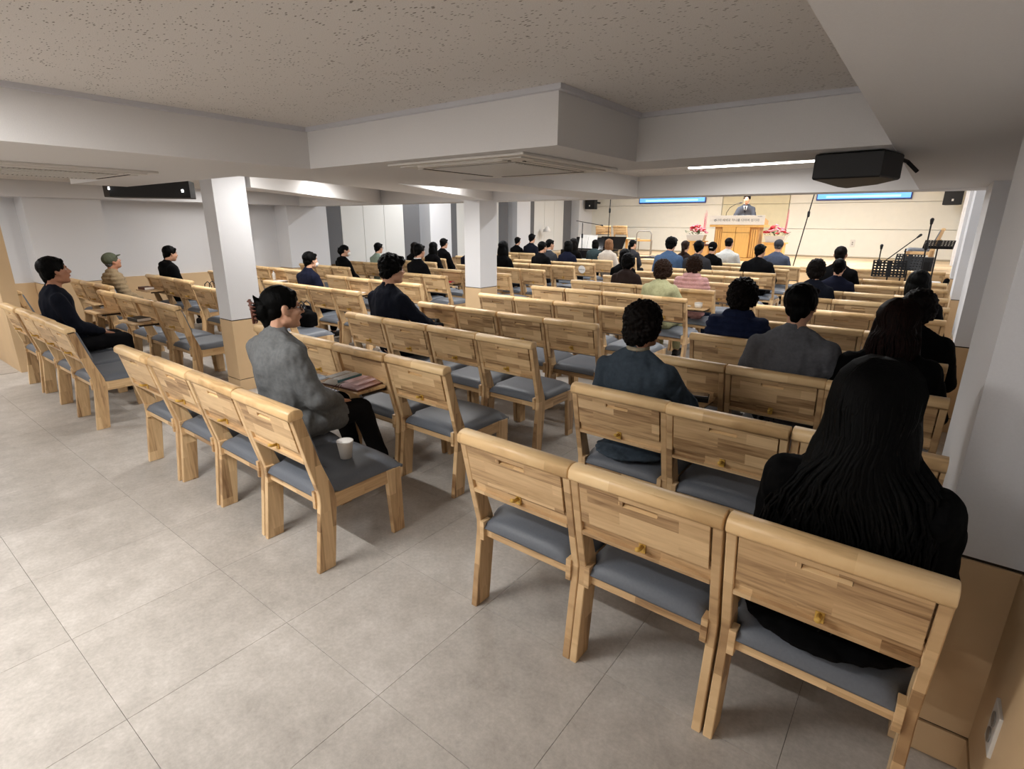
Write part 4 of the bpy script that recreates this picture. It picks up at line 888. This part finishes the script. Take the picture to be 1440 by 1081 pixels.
book('black_bible', 'black leather-bound book on a tray in the left block', -6.56, 2.07, .1, .2, .14, .035, 'black'); book('brown_bible', 'brown-edged book on the wall-side tray', -9.6, 3.2, .1, .2, .14, .04, 'leather')
book('thin_red_book', 'thin red-edged book on a tray left of the far column', -6.8, 6.98, .3, .22, .13, .02, 'red')
def sheet(label, x, y, rz, w_=.3, d=.2):
    t = thing('paper_sheets', label, 'papers', (x, y, TZ), rz)
    for k in range(3): MB().bbox(-w_/2, w_/2, -d/2, d/2, .003*k, .0025+.003*k, .0008).xf(Matrix.Rotation(.12*k, 4, 'Z')).build('sheet', 'paper', t)
sheet('loose white papers on a tray beyond the masked man', -6.78, 4.98, .2); sheet('white papers beside the white bottle', -9.2, 5.18, .1, .2, .16)
t = thing('bottle', 'slim white bottle on a wall-side tray', 'bottle', (-9.42, 5.2, TZ)); MB().lathe([(.026,0),(.028,.005),(.028,.12),(.014,.14),(.014,.15)], n=16).build('bottle_body', 'plastic', t, True); MB().cyl(0,0,.15,.17,.016).build('cap', 'plasticg', t)
t = thing('mug', 'small white cup on the tray beside the pink-coated woman', 'cup', (-2.25, 6.8, TZ)); MB().lathe([(.04,0),(.048,.03),(.048,.06),(.044,.062),(.04,.01)], n=20).build('cup_body', 'paper', t, True); MB().lathe([(.05,.058),(.05,.066),(.02,.072)], n=20).build('lid', 'plastic', t, True)
t = thing('snack_wrapper', 'small crumpled wrapper next to the white cup', 'wrapper', (-2.37, 6.8, TZ)); MB().ell((0,0,.012), (.03,.02,.012), nu=8, nv=5).build('wrapper', 'c_cream', t)
def bag(label, x, y, z, s=1, rz=0):
    t = thing('handbag', label, 'bag', (x, y, z), rz); link('bag_body', remesh('bag', MB().bbox(-.15*s, .15*s, -.07, .07, .0, .2*s, .02).ell((0,0,.12*s), (.16*s,.09,.12*s)), .014, 'c_black', 2, wrinkle(.012, 12)), t)
    for q in (-.04, .04): MB().tube([(-.08*s,q,.19*s),(-.06*s,q,.3*s),(0,q,.34*s),(.06*s,q,.3*s),(.08*s,q,.19*s)], .007, 6).build('handle', 'black', t, True)
bag('black handbag on a seat beyond the woman in grey', -5.83, 3.55, .445, .9, .2); bag('black bag on a seat just left of the near column', -8.6, 3.72, .445, 1, .3)
# round sticker on one chair back
for o in bpy.data.objects:
    if o.get('label', '').startswith('wooden chair, fourth from the left, tenth row') and 'left block' in o['label']:
        st = MB().lathe([(.085,0),(.085,.0015)], n=28).xf(Matrix.Translation((-.04,-.068,.715)) @ Matrix.Rotation(PI/2+.21, 4, 'X')).build('round_sticker', 'paper', o); o['label'] = 'wooden chair with a round white sticker on its back, left block'
        text('sticker_text', '예배위원', .036, 'black', o, (-.04, -.0712, .715), (PI/2-.21,0,0))
#</PROPS>
